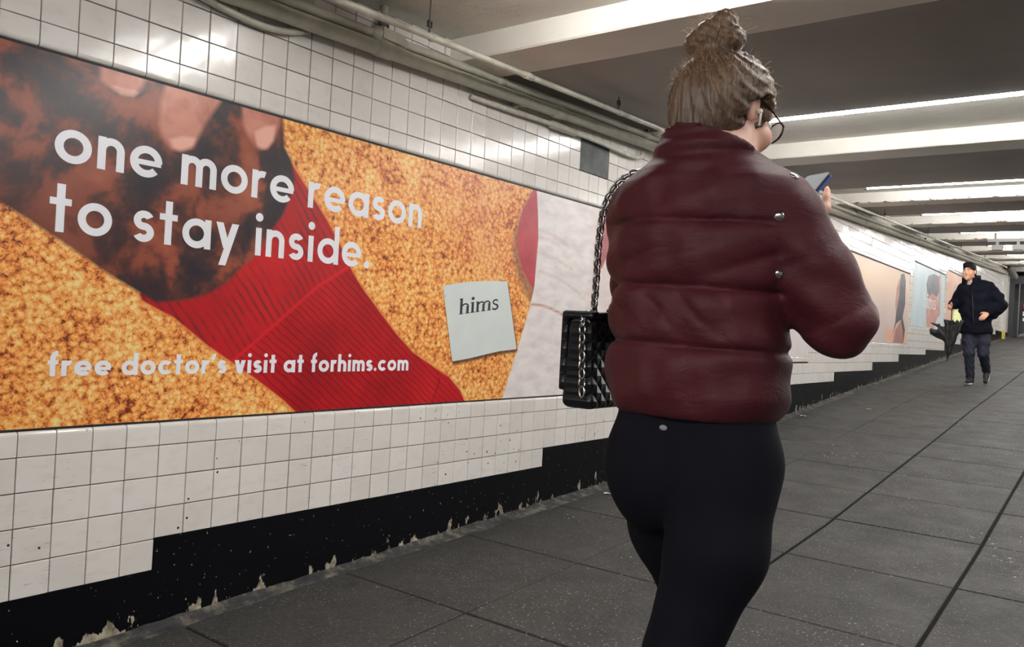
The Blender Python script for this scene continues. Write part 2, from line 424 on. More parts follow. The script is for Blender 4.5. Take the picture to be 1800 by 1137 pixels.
# ------------------------------------------------------------------ ceiling and beams
V = []; Fc = []
for y in ys: V += [(-.2, y, cz(y)), (WR+.2, y, cz(y)), (-.2, y, cz(y)+.2), (WR+.2, y, cz(y)+.2)]
for i in range(n-1):
    a, b = i*4, i*4+4
    Fc += [(a, b, b+1, a+1), (a+2, a+3, b+3, b+2)]
ceiling = tag(mesh_obj('ceiling', V, Fc, m_ceil), 'cream painted ceiling rising with the passage', kind='structure')
BEAMS = [-3.2, -.3, 2.81, 5.98, 9.0, 11.6, 14.4, 17.3, 20.1, 22.6]
for y in BEAMS:
    prof = [(0, 1.0), (0, .72), (0, .3), (0, .06), (.006, 0), (.10, 0), (.284, 0), (.29, .06), (.29, .5), (.29, 1.0)]
    V = []; Fc = []; ee = []
    xs = np.linspace(-.009, WR, 34)
    for x in xs:
        for dy, q in prof:
            jit = rng.normal(0, .0012)
            V.append((x, y+dy+jit*.5, bz(y)+ (cz(y)+.02+.045*dy-bz(y))*q + jit)); ee.append(1.0 if q <= .06 and dy < .02 or q <= .06 and dy > .27 else (.45 if q == .3 else 0))
    k = len(prof)
    for i in range(len(xs)-1):
        for q in range(k-1): Fc.append((i*k+q, (i+1)*k+q, (i+1)*k+q+1, i*k+q+1))
    o = mesh_obj('beam', V, Fc, m_beam, ceiling); fattr(o, 'edge', np.array(ee) * (1.0 if y > 7 else .35))
# ------------------------------------------------------------------ strip lights
LAMPS = [-3.4, -1.0, 2.15, 4.84, 8.08, 10.65, 13.45, 16.35, 19.15, 21.65, 24.5]
X0L, X1L = .52, 4.75
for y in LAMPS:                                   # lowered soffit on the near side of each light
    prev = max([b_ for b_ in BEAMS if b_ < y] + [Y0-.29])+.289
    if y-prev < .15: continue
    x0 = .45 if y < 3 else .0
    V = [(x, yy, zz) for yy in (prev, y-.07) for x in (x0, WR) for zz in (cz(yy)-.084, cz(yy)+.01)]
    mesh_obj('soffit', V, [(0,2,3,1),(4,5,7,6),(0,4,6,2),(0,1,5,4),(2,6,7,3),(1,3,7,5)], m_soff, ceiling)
for i, y in enumerate(LAMPS):
    e = empty('strip_light', (0, y, cz(y)))
    tag(e, 'long glowing strip light across a ceiling bay between two beams', 'light', 'strip lights across the ceiling bays')
    x0 = .72 if y < 3 else X0L
    MB().box((x0, -.022, -.050), (X1L, .010, .004)).build('housing', m_house, e)
    MB().tube([(x0+.03, .0, -.069), (X1L-.03, .0, -.069)], .0195, 10).build('tube', m_lamp, e, True)
    for x in (x0, X1L-.03): MB().box((x, -.024, -.091), (x+.03, .024, -.010)).build('socket', m_house, e)
# ------------------------------------------------------------------ pipes under the ceiling
def run(y0, y1, x, zf, step=.4):
    ys_ = np.arange(y0, y1, step); return [(x, y, zf(y)) for y in list(ys_)+[y1]]
zbig = lambda y: 1.545 + .0405*(y-1.84)
e = tag(empty('cable_conduit', (0,0,0)), 'thick grey conduit running along the top of the tiled wall', 'pipe')
MB().tube(run(Y0+.1, 23.95, .062, zbig), .030, 14).build('pipe', m_pipe, e, True)
for y in (-2.0, .4, 2.33, 3.62, 5.2, 7.6, 10.0, 13.0, 16.0, 19.0):
    MB().tube([(.062, y-.045, zbig(y-.045)), (.062, y+.045, zbig(y+.045))], .0345, 14).build('coupling', m_pipe, e, True)
for y in np.arange(-1.5, 24, 2.4):
    MB().box((-.006, y-.012, zbig(y)-.034), (.064, y+.012, zbig(y)+.034)).build('bracket', m_pipe, e)
zup = lambda y: 1.600 + .0405*(y-1.84)
e = tag(empty('service_pipe', (0,0,0)), 'slim grey pipe clipped above the thick conduit, with a box fitting', 'pipe')
MB().tube(run(Y0+.1, 23.95, .058, zup), .0185, 12).build('pipe', m_pipe, e, True)
yb = 2.36
mb = MB()
prof = [(-.10,.019),(-.085,.024),(-.075,.034),(.07,.034),(.085,.026),(.10,.019)]
mb.tube([(.058, yb+a, zup(yb+a)) for a, r in prof], [r for a, r in prof], 12)
body = mb.build('box_fitting', m_pipe, e, True)
MB().box((.088, yb-.06, zup(yb)-.022), (.096, yb+.06, zup(yb)+.022)).build('cover_plate', m_pipe, body)
MB().tube([(.058, yb-.03, zup(yb)), (.058, yb-.03, cz(yb)+.01)], .016, 12).build('riser', m_pipe, e, True)
MB().tube([(.058, yb-.03, zup(yb)+.036), (.058, yb-.03, zup(yb)+.062)], .024, 12).build('collar', m_iron, e, True)
for y in (.9, 3.12, 4.62, 6.3, 8.0, 9.6, 11.5, 13.5, 15.5, 17.5, 19.5):
    MB().tube([(.058, y-.03, zup(y-.03)), (.058, y+.03, zup(y+.03))], .023, 12).build('coupling', m_pipe, e, True)
    MB().box((.056, y-.010, zup(y)+.012), (.080, y+.010, zup(y)+.034)).build('clip', m_iron, e)
zth = lambda y: 1.567 + .0415*(y-1.92)
e = tag(empty('hung_pipe', (0,0,0)), 'thin pale pipe hung from the ceiling on rods and clamps', 'pipe')
MB().tube(run(Y0+.1, 21.5, .30, zth), .0135, 12).build('pipe', m_pale, e, True)
for y in (-.9, 2.35, 3.85, 5.5, 7.72, 9.9, 12.4, 15.2, 18.0):
    h = MB().tube([(.30, y, zth(y)+.012), (.30, y, cz(y)+.02)], .0035, 8).build('hanger_rod', m_iron, e, True)
    mb = MB().box((.293, y-.009, zth(y)+.035), (.307, y-.006, zth(y)+.062)); mb.box((.293, y+.006, zth(y)+.035), (.307, y+.009, zth(y)+.062)); mb.box((.293, y-.009, zth(y)+.058), (.307, y+.009, zth(y)+.062))
    mb.build('beam_clamp', m_iron, h)
    mb = MB().tube([(.30, y+.006, zth(y)-.001+.0), (.30, y+.024, zth(y)+.001)], .0165, 12); mb.build('pipe_ring', m_pale, e, True)
for y in (3.02, 6.4, 9.2): MB().tube([(.30, y-.03, zth(y-.03)), (.30, y+.03, zth(y+.03))], .0165, 12).build('coupling', m_pale, e, True)
e = tag(empty('bent_cable', (0,0,0)), 'grey cable sagging below the conduit and bending back up behind it', 'cable')
pts = smooth_path([(.045,.75,1.60),(.04,1.10,1.545),(.035,1.42,1.520),(.03,1.60,1.496),(.03,1.76,1.486),(.028,1.88,1.500),(.02,1.98,1.535)], 7)
MB().tube(pts, .0125, 10).build('cable', m_pipe, e, True)
MB().tube([(.034,1.53,1.506),(.033,1.58,1.499)], .0145, 10).build('joint', m_pipe, e, True)
e = tag(empty('hooked_pipe', (0,0,0)), 'small pipe under the conduit ending in an upward hook beside the cement patch', 'pipe')
pts = smooth_path([(.02,2.95,1.535),(.03,3.25,1.540),(.035,3.60,1.553),(.035,4.05,1.560),(.035,4.42,1.556),(.035,4.56,1.560),(.035,4.62,1.580),(.03,4.64,1.612)], 6)
MB().tube(pts, .0125, 10).build('pipe', m_pale, e, True)
MB().tube([(.034,3.60,1.552),(.035,3.84,1.557)], .0215, 12).build('fitting', m_pipe, e, True)

# ------------------------------------------------------------------ posters
def seg_d(P, a, b):
    a, b = np.array(a), np.array(b); d = b-a; t = np.clip(((P-a)@d)/(d@d+1e-12), 0, 1)
    return np.linalg.norm(P - a - t[:,None]*d, axis=1)
def poly_sdf(P, poly):
    d = np.full(len(P), 1e9); ins = np.zeros(len(P), bool); n_ = len(poly)
    for i in range(n_):
        a, b = poly[i], poly[(i+1) % n_]
        d = np.minimum(d, seg_d(P, a, b))
        cond = ((a[1] > P[:,1]) != (b[1] > P[:,1]))
        xi = (b[0]-a[0])*(P[:,1]-a[1])/(b[1]-a[1]+1e-12)+a[0]
        ins ^= cond & (P[:,0] < xi)
    return np.where(ins, d, -d)
def line_sdf(P, pts): return -np.min([seg_d(P, a, b) for a, b in zip(pts[:-1], pts[1:])], axis=0)
def sheet(name, rect, step, mat, parent, x, fields):
    ya, yb, za, zb = rect; ny = int((yb-ya)/step)+1; nz = int((zb-za)/step)+1
    gy, gz = np.meshgrid(np.linspace(ya, yb, ny+1), np.linspace(za, zb, nz+1), indexing='ij')
    V = np.stack([np.full(gy.size, x), gy.ravel(), gz.ravel()], 1)
    i = np.arange(ny)[:,None]*(nz+1) + np.arange(nz)[None,:]; i = i.ravel()
    Q = np.stack([i, i+nz+1, i+nz+2, i+1], 1)
    o = np_obj(name, V, Q, mat, parent, False); P = V[:,1:]
    for k, f in fields.items(): fattr(o, k, f(P))
    return o
SOCK=[(1.891,1.092),(1.961,1.024),(2.033,0.95),(2.139,0.843),(2.22,0.746),(2.293,0.641),(2.356,0.575),(2.46,0.484),(2.57,0.389),(2.672,0.315),(2.802,0.255),(2.925,0.2),(3.013,0.133),(3.052,0.077),(3.066,0.012),(2.067,0.034),(2.045,0.079),(1.98,0.131),(1.855,0.212),(1.724,0.289),(1.646,0.335),(1.512,0.429),(1.443,0.458),(1.397,0.48),(1.388,0.501),(1.492,0.536),(1.697,0.712),(1.852,0.919),(1.869,1.049)]
BOOT=[(0.2,1.26),(0.942,1.26),(1.896,1.26),(1.92,1.083),(1.952,1.042),(1.975,0.968),(1.96,0.916),(1.944,0.874),(1.922,0.818),(1.882,0.767),(1.839,0.687),(1.766,0.622),(1.707,0.56),(1.62,0.512),(1.536,0.485),(1.446,0.477),(1.39,0.503),(1.289,0.554),(1.125,0.65),(0.965,0.736),(0.878,0.783),(.2,1.1)]
CUFF=[(1.886,.388),(2.115,.574),(2.33,.70),(2.0,1.3),(1.2,.6),(1.3,.3),(1.62,.18)]
FING2=[(1.442,1.23),(1.422,1.126),(1.42,1.055),(1.434,1.017),(1.468,0.982),(1.507,0.981),(1.552,1.003),(1.57,1.046),(1.6,1.109),(1.651,1.19),(1.649,1.23)]
NAIL2=[(1.46,1.016),(1.477,0.987),(1.507,0.984),(1.548,1.005),(1.563,1.042),(1.51,1.039)]
FING3=[(1.722,1.23),(1.735,1.127),(1.769,1.076),(1.809,1.052),(1.847,1.06),(1.877,1.099),(1.897,1.164),(1.891,1.23)]
NAIL3=[(1.782,1.112),(1.8,1.063),(1.824,1.055),(1.847,1.061),(1.873,1.099),(1.881,1.161),(1.834,1.147)]
FING1=[(1.215,1.23),(1.227,1.144),(1.261,1.131),(1.296,1.118),(1.337,1.122),(1.365,1.158),(1.38,1.23)]
NAIL1=[(1.255,1.135),(1.296,1.12),(1.334,1.124),(1.356,1.147),(1.306,1.143),(1.272,1.145)]
WHITE=[(3.549,1.25),(3.559,1.186),(3.58,1.076),(3.596,0.939),(3.589,0.807),(3.583,0.678),(3.555,0.574),(3.511,0.461),(3.453,0.322),(3.395,0.186),(3.351,0.081),(3.327,0.026),(5.0,0.0),(5.0,1.25),(4.251,1.25)]
REDARM=[(3.532,1.2),(3.5,1.149),(3.441,1.065),(3.409,0.972),(3.412,0.883),(3.432,0.826),(3.474,0.755),(3.536,0.693),(3.571,0.662),(3.623,0.783),(3.63,1.0),(3.594,1.21)]
RRED=[(4.236,1.25),(4.228,1.18),(4.216,1.013),(4.205,0.801),(4.28,0.841),(4.35,0.952),(4.42,1.168),(4.45,1.25)]
ANKLE=[(3.561,0.578),(3.642,0.58),(3.725,0.572),(3.841,0.546),(3.957,0.508),(4.05,.47)]
PACK=[(2.85,0.627),(2.95,0.648),(3.081,0.666),(3.21,0.678),(3.341,0.685),(3.453,0.338),(3.31,0.327),(3.196,0.31),(3.065,0.289),(2.945,0.275)]
HEEL=[(2.843,0.227),(2.86,0.183),(2.816,0.078)]
PK = 1.22     # print inks are a little lighter than they look under the passage lamps
m1 = Mat('printed_poster_sheet', (.5,.5,.5,1), .32, 0, .4)
P3 = m1.pos()
tuft = m1.voro(m1.mapping(P3, (1,1,1.15)), 46.0)
warp = m1.noise(P3, 70, 4, .65, 1.2)
big = m1.noise(P3, 5.5, 3, .6)
cf = m1.math('ADD', m1.math('MULTIPLY', tuft, -.42), m1.math('ADD', m1.math('MULTIPLY', warp, .95), m1.math('MULTIPLY', big, .55)))
carpet = m1.ramp(cf, [(.27, rgb(100,44,24,PK)), (.38, rgb(184,100,50,PK)), (.47, rgb(220,136,68,PK)), (.58, rgb(236,166,90,PK)), (.76, rgb(250,208,140,PK))])
# right and upper part of the carpet is printed pinker
pk = m1.math('MULTIPLY', m1.attr('pink'), m1.step(m1.noise(P3, 3.4, 3), .35, .65))
carpet = m1.mix(m1.math('MULTIPLY', pk, .8), carpet, m1.mix(.55, carpet, rgb(206,126,106,PK)))
# camouflage cloth
camo1 = m1.noise(m1.mapping(P3, (1,1.0,1.0), (.5,0,0)), 5.2, 4, .58, .25)
camo = m1.ramp(camo1, [(.34, rgb(38,32,40,PK)), (.45, rgb(58,40,42,PK)), (.50, rgb(92,50,42,PK)), (.56, rgb(136,70,52,PK)), (.70, rgb(156,84,62,PK))])
camo = m1.mix(m1.math('MULTIPLY', m1.attr('shade'), .75), camo, rgb(74,42,38,PK))
out = m1.mix(m1.step(m1.attr('sock_glow'), -.018, .002), carpet, rgb(214,120,60,PK))
# red sock with ribs
def rib(scale, ang, w0, w1):
    v = m1.mapping(P3, (1,1,1), (ang,0,0)); sp = m1.n('ShaderNodeSeparateXYZ'); m1.l(v, sp.inputs[0])
    wob = m1.math('MULTIPLY', m1.noise(P3, 5, 2), .035)
    s_ = m1.math('SINE', m1.math('MULTIPLY', m1.math('ADD', sp.outputs[2], wob), scale))
    return m1.step(s_, w0, w1)
r_cuff = rib(2*math.pi/.0300, math.radians(51), .1, .9)
r_foot = rib(2*math.pi/.0250, math.radians(35), .72, .98)
rn_ = m1.step(m1.noise(P3, 7, 3), .36, .60)
redc = m1.mix(m1.math('MULTIPLY', m1.math('MULTIPLY', r_cuff, rn_), .85), m1.ramp(m1.noise(P3, 4, 3), [(.3, rgb(160,20,28,PK)), (.7, rgb(190,26,32,PK))]), rgb(98,34,38,PK))
redf = m1.mix(m1.math('MULTIPLY', r_foot, .75), m1.ramp(m1.noise(P3, 3.5, 3), [(.32, rgb(140,15,24,PK)), (.6, rgb(176,22,30,PK)), (.75, rgb(190,30,34,PK))]), rgb(96,14,22,PK))
sock = m1.mix(m1.step(m1.attr('cuff'), -.006, .006), redf, redc)
sock = m1.mix(m1.math('MULTIPLY', m1.step(m1.attr('cuff'), -.012, .0), m1.step(m1.attr('cuff'), .012, .0)), sock, rgb(204,28,36,PK))
sock = m1.mix(m1.math('MULTIPLY', m1.step(m1.attr('heel'), -.008, -.001), .8), sock, rgb(86,12,20,PK))
sock = m1.mix(m1.math('MULTIPLY', m1.step(m1.attr('lowleft'), -.02, .22), .55), sock, rgb(112,14,26,PK))
out = m1.mix(m1.step(m1.attr('sock'), -.0035, .0025), out, sock)
edge = m1.math('ADD', m1.attr('boot'), m1.math('MULTIPLY', m1.noise(P3, 12, 2), .008))
out = m1.mix(m1.step(edge, -.006, .008), out, camo)
skin = m1.ramp(m1.noise(P3, 9, 4), [(.3, rgb(176,106,90,PK)), (.6, rgb(206,138,120,PK)), (.8, rgb(184,110,96,PK))])
out = m1.mix(m1.math('MULTIPLY', m1.step(m1.attr('finger'), -.006, .014), .92), out, skin)
out = m1.mix(m1.math('MULTIPLY', m1.step(m1.attr('nail'), -.004, .010), .85), out, rgb(226,172,156,PK))
arm = m1.ramp(m1.noise(P3, 8, 3), [(.3, rgb(158,50,62,PK)), (.7, rgb(184,72,82,PK))])
out = m1.mix(m1.math('MULTIPLY', m1.step(m1.attr('armshadow'), -.05, .0), .7), out, rgb(112,62,62,PK))
out = m1.mix(m1.step(m1.attr('arm'), -.004, .003), out, arm)
wn = m1.noise(m1.mapping(P3, (1,1,2.6), (.35,0,0)), 7, 4)
white = m1.ramp(wn, [(.3, rgb(206,196,196,PK)), (.55, rgb(222,214,212,PK)), (.8, rgb(230,224,222,PK))])
white = m1.mix(m1.math('MULTIPLY', m1.step(m1.attr('ankle'), -.012, -.003), .8), white, rgb(178,120,98,PK))
white = m1.mix(m1.math('MULTIPLY', m1.step(m1.attr('fold'), -.016, -.001), .35), white, rgb(180,150,142,PK))
white = m1.mix(m1.math('MULTIPLY', m1.step(m1.attr('rim'), .10, .0), .3), white, rgb(196,166,158,PK))
out = m1.mix(m1.step(m1.attr('white'), -.003, .003), out, white)
out = m1.mix(m1.step(m1.attr('rred'), -.006, .004), out, m1.ramp(m1.noise(P3, 10, 3), [(.3, rgb(138,70,76,PK)), (.7, rgb(166,84,90,PK))]))
out = m1.mix(m1.math('MULTIPLY', m1.step(m1.attr('packshadow'), -.012, .002), .85), out, rgb(52,30,26,PK))
out = m1.mix(m1.step(m1.attr('pack'), -.0016, .0010), out, m1.ramp(m1.noise(P3, 3, 2), [(.3, rgb(198,206,204,PK)), (.7, rgb(210,216,213,PK))]))
out = m1.mix(m1.step(m1.attr('notch'), -.007, -.005), out, rgb(40,40,44))
m1.color(out)
m1.bump(m1.noise(P3, 7, 4, .6), .10, .012)
def cmin(*fs): return lambda P: np.max([f(P) for f in fs], axis=0)
pf = lambda poly: (lambda P: poly_sdf(P, poly))
sh = lambda poly, dy, dz: [(a+dy, b+dz) for a, b in poly]
poster = tag(empty('advertising_poster', (0, .30, .078)), 'huge wall poster of red sock on orange carpet reading one more reason to stay inside', 'poster')
def reparent(o, p): o.parent = p; o.matrix_parent_inverse = Matrix.Translation(p.location).inverted(); return o
fields = dict(sock=pf(SOCK), sock_glow=pf(SOCK), boot=pf(BOOT), cuff=pf(CUFF), heel=lambda P: line_sdf(P, HEEL),
  finger=cmin(pf(FING1), pf(FING2), pf(FING3)), nail=cmin(pf(NAIL1), pf(NAIL2), pf(NAIL3)), arm=pf(REDARM), armshadow=pf(sh(REDARM, -.01, -.05)), white=pf(WHITE), rim=lambda P: 4.2-P[:,0]+.0*P[:,1],
  fold=cmin(*[(lambda P, q=q: line_sdf(P, q)) for q in ([(3.60,.985),(3.74,.972),(3.88,.935)], [(3.60,.945),(3.70,.94),(3.80,.92)], [(3.60,.865),(3.78,.845),(3.95,.80)], [(3.62,.765),(3.83,.735),(4.05,.665)])]),
  ankle=lambda P: line_sdf(P, ANKLE), rred=pf(RRED), pack=pf(PACK), packshadow=pf(sh(PACK, .006, -.012)), notch=lambda P: line_sdf(P, [(2.868,.585),(2.874,.5855)]),
  pink=lambda P: np.clip((P[:,0]-2.6)/.6, 0, 1)*np.clip((P[:,1]-.55)/.4, 0, 1), shade=lambda P: np.clip(1.15-(P[:,0]-.4*(1-P[:,1])-.75)/.5, 0, 1)*np.clip((1.0-P[:,1])/.3, 0, 1),
  lowleft=lambda P: -(P[:,0]-1.6)*.75 - (P[:,1]-.3)*1.0 + .10)
reparent(sheet('printed_sheet', ADS[0], .014, m1, None, -.0048, fields), poster)
m_gap_shadow = Mat('poster_gap_shadow', rgb(34,32,34), .6)  # dark strips paint in the shadow of the gap along poster edges
m_ink = Mat('white_ink', rgb(228,228,234,PK), .35); m_ink2 = Mat('dark_ink', rgb(40,44,52), .4)
mb = MB().box((-.0085, ADS[0][0], 1.189), (-.0042, ADS[0][1], 1.1965)); reparent(mb.build('gap_shadow_strip', m_gap_shadow), poster)
mb = MB().box((-.0085, ADS[0][0], .0775), (-.0042, ADS[0][1], .083)); reparent(mb.build('gap_shadow_strip', m_gap_shadow), poster)

# ---- lettering drawn as strokes
class Pen:
    def __init__(s, w): s.w = w; s.V = []; s.F = []; s.starts = []
    def quadstrip(s, L, R):
        k = len(s.V); s.starts.append(k); n_ = len(L); s.V += list(L)+list(R)
        s.F += [(k+i, k+i+1, k+n_+i+1, k+n_+i) for i in range(n_-1)]
    def path(s, pts, w=None):
        w = (w or s.w)/2; P = np.array(pts, float); t = np.gradient(P, axis=0); t /= np.linalg.norm(t, axis=1)[:,None]+1e-9
        nrm = np.stack([-t[:,1], t[:,0]], 1)*w; s.quadstrip([tuple(q) for q in P+nrm], [tuple(q) for q in P-nrm])
    def arc(s, c, r, a0, a1, ry=None, w=None):
        a = np.radians(np.linspace(a0, a1, max(6, int(abs(a1-a0)/9)))); h = (w or s.w)/2; ry = ry or r
        s.quadstrip([(c[0]+(r+h)*math.cos(t), c[1]+(ry+h)*math.sin(t)) for t in a], [(c[0]+(r-h)*math.cos(t), c[1]+(ry-h)*math.sin(t)) for t in a])
    def line(s, a, b, w=None): s.path([a, ((a[0]+b[0])/2, (a[1]+b[1])/2), b], w)
    def slant(s, a, b, w):   # ends cut level
        s.quadstrip([(a[0]-w/2, a[1]), (b[0]-w/2, b[1])], [(a[0]+w/2, a[1]), (b[0]+w/2, b[1])])
    def dot(s, c, r):
        k = len(s.V); s.starts.append(k); n_ = 18; s.V += [(c[0]+r*math.cos(2*math.pi*i/n_), c[1]+r*math.sin(2*math.pi*i/n_)) for i in range(n_)]; s.F.append(tuple(range(k, k+n_)))
def glyph(ch, w):
    p = Pen(w); r = .5-w/2; h = w/2
    if ch == 'o': p.arc((.5,.5), r, 0, 360); W_ = 1.0
    elif ch in 'ad':
        p.arc((.5,.5), r, 0, 360); p.line((1-h+.02,0), (1-h+.02, 1.0 if ch == 'a' else 1.5)); W_ = 1.02
    elif ch == 'e':
        p.arc((.5,.5), r, 0, 318); p.line((h,.47), (1-h*.3,.47), w*.72); W_ = 1.0
    elif ch == 'c': p.arc((.5,.5), r, 42, 318); W_ = .9
    elif ch in 'nh':
        ra = .27; p.line((h,0), (h, 1.0 if ch == 'n' else 1.5)); p.arc((h+ra, 1-h-ra), ra, 180, 0); p.line((h+2*ra, 1-h-ra), (h+2*ra, 0)); W_ = 2*ra+w
    elif ch == 'm':
        ra = .245; p.line((h,0), (h,1.0))
        for k in (0,1): p.arc((h+ra+2*ra*k, 1-h-ra), ra, 180, 0); p.line((h+2*ra*(k+1), 1-h-ra), (h+2*ra*(k+1), 0))
        W_ = 4*ra+w
    elif ch == 'r':
        p.line((h,0), (h,1.0)); p.arc((h+.3, 1-h-.3), .3, 180, 72); W_ = .56
    elif ch == 's':
        rr = (1-w)/4; p.arc((.36, 1-h-rr), rr*1.1, 28, 270, rr); p.arc((.36, h+rr), rr*1.15, 90, -152, rr); W_ = .70
    elif ch == 't':
        p.line((.30,0), (.30,1.42)); p.line((.0,.90), (.60,.90), w*.88); W_ = .62
    elif ch == 'f':
        p.line((.30,0), (.30,1.18)); p.arc((.58,1.18), .28, 180, 92, .30); p.line((.02,.89), (.60,.89), w*.88); W_ = .62
    elif ch == 'i': p.line((.16,0), (.16,1.0)); p.dot((.16,1.38), .155); W_ = .32
    elif ch == 'v': p.slant((.16,1), (.42,0), w*1.15); p.slant((.70,1), (.44,0), w*1.15); W_ = .86
    elif ch == 'y': p.slant((.15,1), (.45,.12), w*1.15); p.slant((.75,1), (.30,-.48), w*1.15); W_ = .90
    elif ch == '.': p.dot((.15,.15), .15); W_ = .30
    elif ch == "'": p.slant((.24,1.48), (.10,1.05), w*.8); W_ = .30
    else: W_ = .42
    return p, W_
def serif(ch):
    p = Pen(.2)
    if ch in 'hm':
        st = [(.22, 1.46 if ch == 'h' else 1.0)] + ([(.82,.72)] if ch == 'h' else [(.80,.72),(1.38,.72)])
        for x, t in st:
            p.line((x,0), (x,t), .23); p.line((x-.21,.035), (x+.21,.035), .07)
        p.slant((.05,st[0][1]-.06), (.22,st[0][1]-.02), .12); p.line((.02,st[0][1]-.05), (.22,st[0][1]-.03), .08)
        for i in range(len(st)-1):
            xa, xb = st[i][0], st[i+1][0]; p.arc(((xa+xb)/2+.06, .68), (xb-xa)/2-.02, 168, 0, .24, .13)
        W_ = 1.06 if ch == 'h' else 1.62
    elif ch == 'i':
        p.line((.22,0), (.22,1.0), .23); p.line((.01,.035), (.43,.035), .07); p.line((.03,.95), (.22,.97), .08); p.dot((.22,1.34), .15); W_ = .46
    else:
        p.arc((.36,.745), .22, 40, 270, .205, .15); p.arc((.36,.265), .25, 90, -150, .225, .18); p.line((.58,.72), (.58,.98), .06); p.line((.07,.02), (.07,.3), .06); W_ = .70
    return p, W_
def write(txt, y0, y1, base, xh, w, x, mat, name, parent, gap=.16, sp=.46, font='sans', base1=None, sx=None):
    items = []; cur = 0
    for ch in txt:
        if ch == ' ': cur += sp; continue
        p, W_ = glyph(ch, w) if font == 'sans' else serif(ch)
        items.append((cur, p)); cur += W_ + gap
    tot = cur-gap; k = (y1-y0)/tot
    base1 = base if base1 is None else base1
    for o_, p in items:                       # one object per letter, its strokes a hair apart
        V = []; used = {}
        for fi, f_ in enumerate(p.F):
            for i in f_: used.setdefault(i, fi)
        strokes = p.starts
        for i, (a, b) in enumerate(p.V):
            si = max(j for j in range(len(strokes)) if strokes[j] <= i)
            yy = y0+(o_+a)*k; V.append((x+si*.00012, yy, base+(base1-base)*(yy-y0)/(y1-y0)+b*xh))
        reparent(mesh_obj(name, V, p.F, mat, None), parent)
write('one more reason', 1.104, 2.684, .876, .1015, .235, -.0042, m_ink, 'letter', poster)
write('to stay inside.', 1.099, 2.382, .667, .1015, .235, -.0042, m_ink, 'letter', poster)
write("free doctor's visit at forhims.com", 1.117, 2.648, .2355, .0475, .30, -.0042, m_ink, 'letter', poster, gap=.15)
write('hims', 2.972, 3.278, .499, .052, .2, -.0042, m_ink2, 'letter', poster, font='serif', gap=.03, base1=.540)

# ---- the smaller posters along the passage
def small_poster(k, label, mat, shapes, text=None):
    ya, yb, za, zb = ADS[k]
    e = tag(empty('advertising_poster', (0, ya, za)), label, 'poster')
    o = reparent(MB().box((-.0088, ya, za), (-.005, yb, zb)).build('printed_sheet', mat), e)
    for i, (poly, m_) in enumerate(shapes):
        xx = -.0046+.0004*i
        reparent(mesh_obj('printed_figure', [(xx, a, b) for a, b in poly], [tuple(range(len(poly)))], m_), e)
    reparent(MB().box((-.0088, ya, zb-.012), (-.001, yb, zb)).build('gap_shadow_strip', m_gap_shadow), e)
    return e
def ink(name, a, b, sc=4, k=PK):
    m = Mat(name, rgb(*a), .4); m.color(m.ramp(m.noise(m.pos(), sc, 3), [(.35, rgb(*a, k)), (.65, rgb(*b, k))])); return m
mg = ink('pale_grey_print', (206,196,196), (214,204,202))
small_poster(1, 'pale blank poster half hidden behind the walking woman', mg, [])
m2 = Mat('peach_print', rgb(220,190,170), .4)
sz_ = m2.n('ShaderNodeSeparateXYZ'); m2.l(m2.pos(), sz_.inputs[0])
m2.color(m2.ramp(m2.step(sz_.outputs[2], .5, 1.52), [(.0, rgb(196,178,176,PK)), (.45, rgb(206,184,176,PK)), (.75, rgb(222,192,166,PK)), (1, rgb(214,186,160,PK))]))
hair = ink('dark_hair_print', (56,56,66), (84,82,92), 9); skn = ink('skin_print', (176,126,114), (206,160,146), 6)
tan = ink('tan_print', (214,166,136), (222,176,146), 4); bod = ink('grey_skin_print', (150,110,104), (184,128,116), 3)
small_poster(2, 'peach poster of a long haired figure in profile, beside the blue poster', m2, [
  ([(11.654,.698),(12.93,.679),(12.93,.511),(11.672,.505)], tan),
  ([(12.3,1.419),(12.397,1.225),(12.28,.95),(12.176,.89),(12.094,1.03),(12.121,1.251)], skn),
  ([(12.492,.825),(12.678,.695),(12.723,.508),(12.072,.505),(12.175,.681)], bod),
  ([(12.339,1.467),(12.558,1.49),(12.665,1.403),(12.705,1.062),(12.583,.874),(12.783,.698),(12.722,.512),(12.626,.693),(12.489,.836),(12.204,.77),(12.004,.589),(12.15,.79),(12.173,.901),(12.307,1.175)], hair)])
m3 = ink('blue_grey_print', (176,194,200), (192,206,210), 2)
e3 = small_poster(3, 'pale blue poster with a dark haired figure and white hims lettering', m3, [
  ([(14.303,1.293),(14.675,1.346),(15.091,1.311),(15.335,1.045),(14.95,.79),(14.354,.785),(14.262,.998)], skn),
  ([(14.16,1.461),(14.299,1.60),(14.746,1.668),(15.2,1.66),(15.263,1.415),(15.091,1.311),(14.675,1.346),(14.333,1.25)], ink('grey_hair_print', (84,84,94), (120,118,126), 5)),
  ([(15.20,1.690),(15.371,1.690),(15.428,1.017),(15.269,.979)], skn)])
write('hims', 13.98, 15.02, 1.095, .15, .2, -.0028, m_ink, 'letter', e3, font='serif', gap=.02)
m4 = ink('orange_print', (206,154,128), (222,182,160), 2)
small_poster(4, 'orange poster of a figure, partly behind the walking man', m4, [
  ([(16.5,1.0),(16.6,1.55),(16.95,1.70),(17.2,1.5),(17.3,1.0)], ink('grey_figure_print', (150,140,140), (196,176,166), 6))])

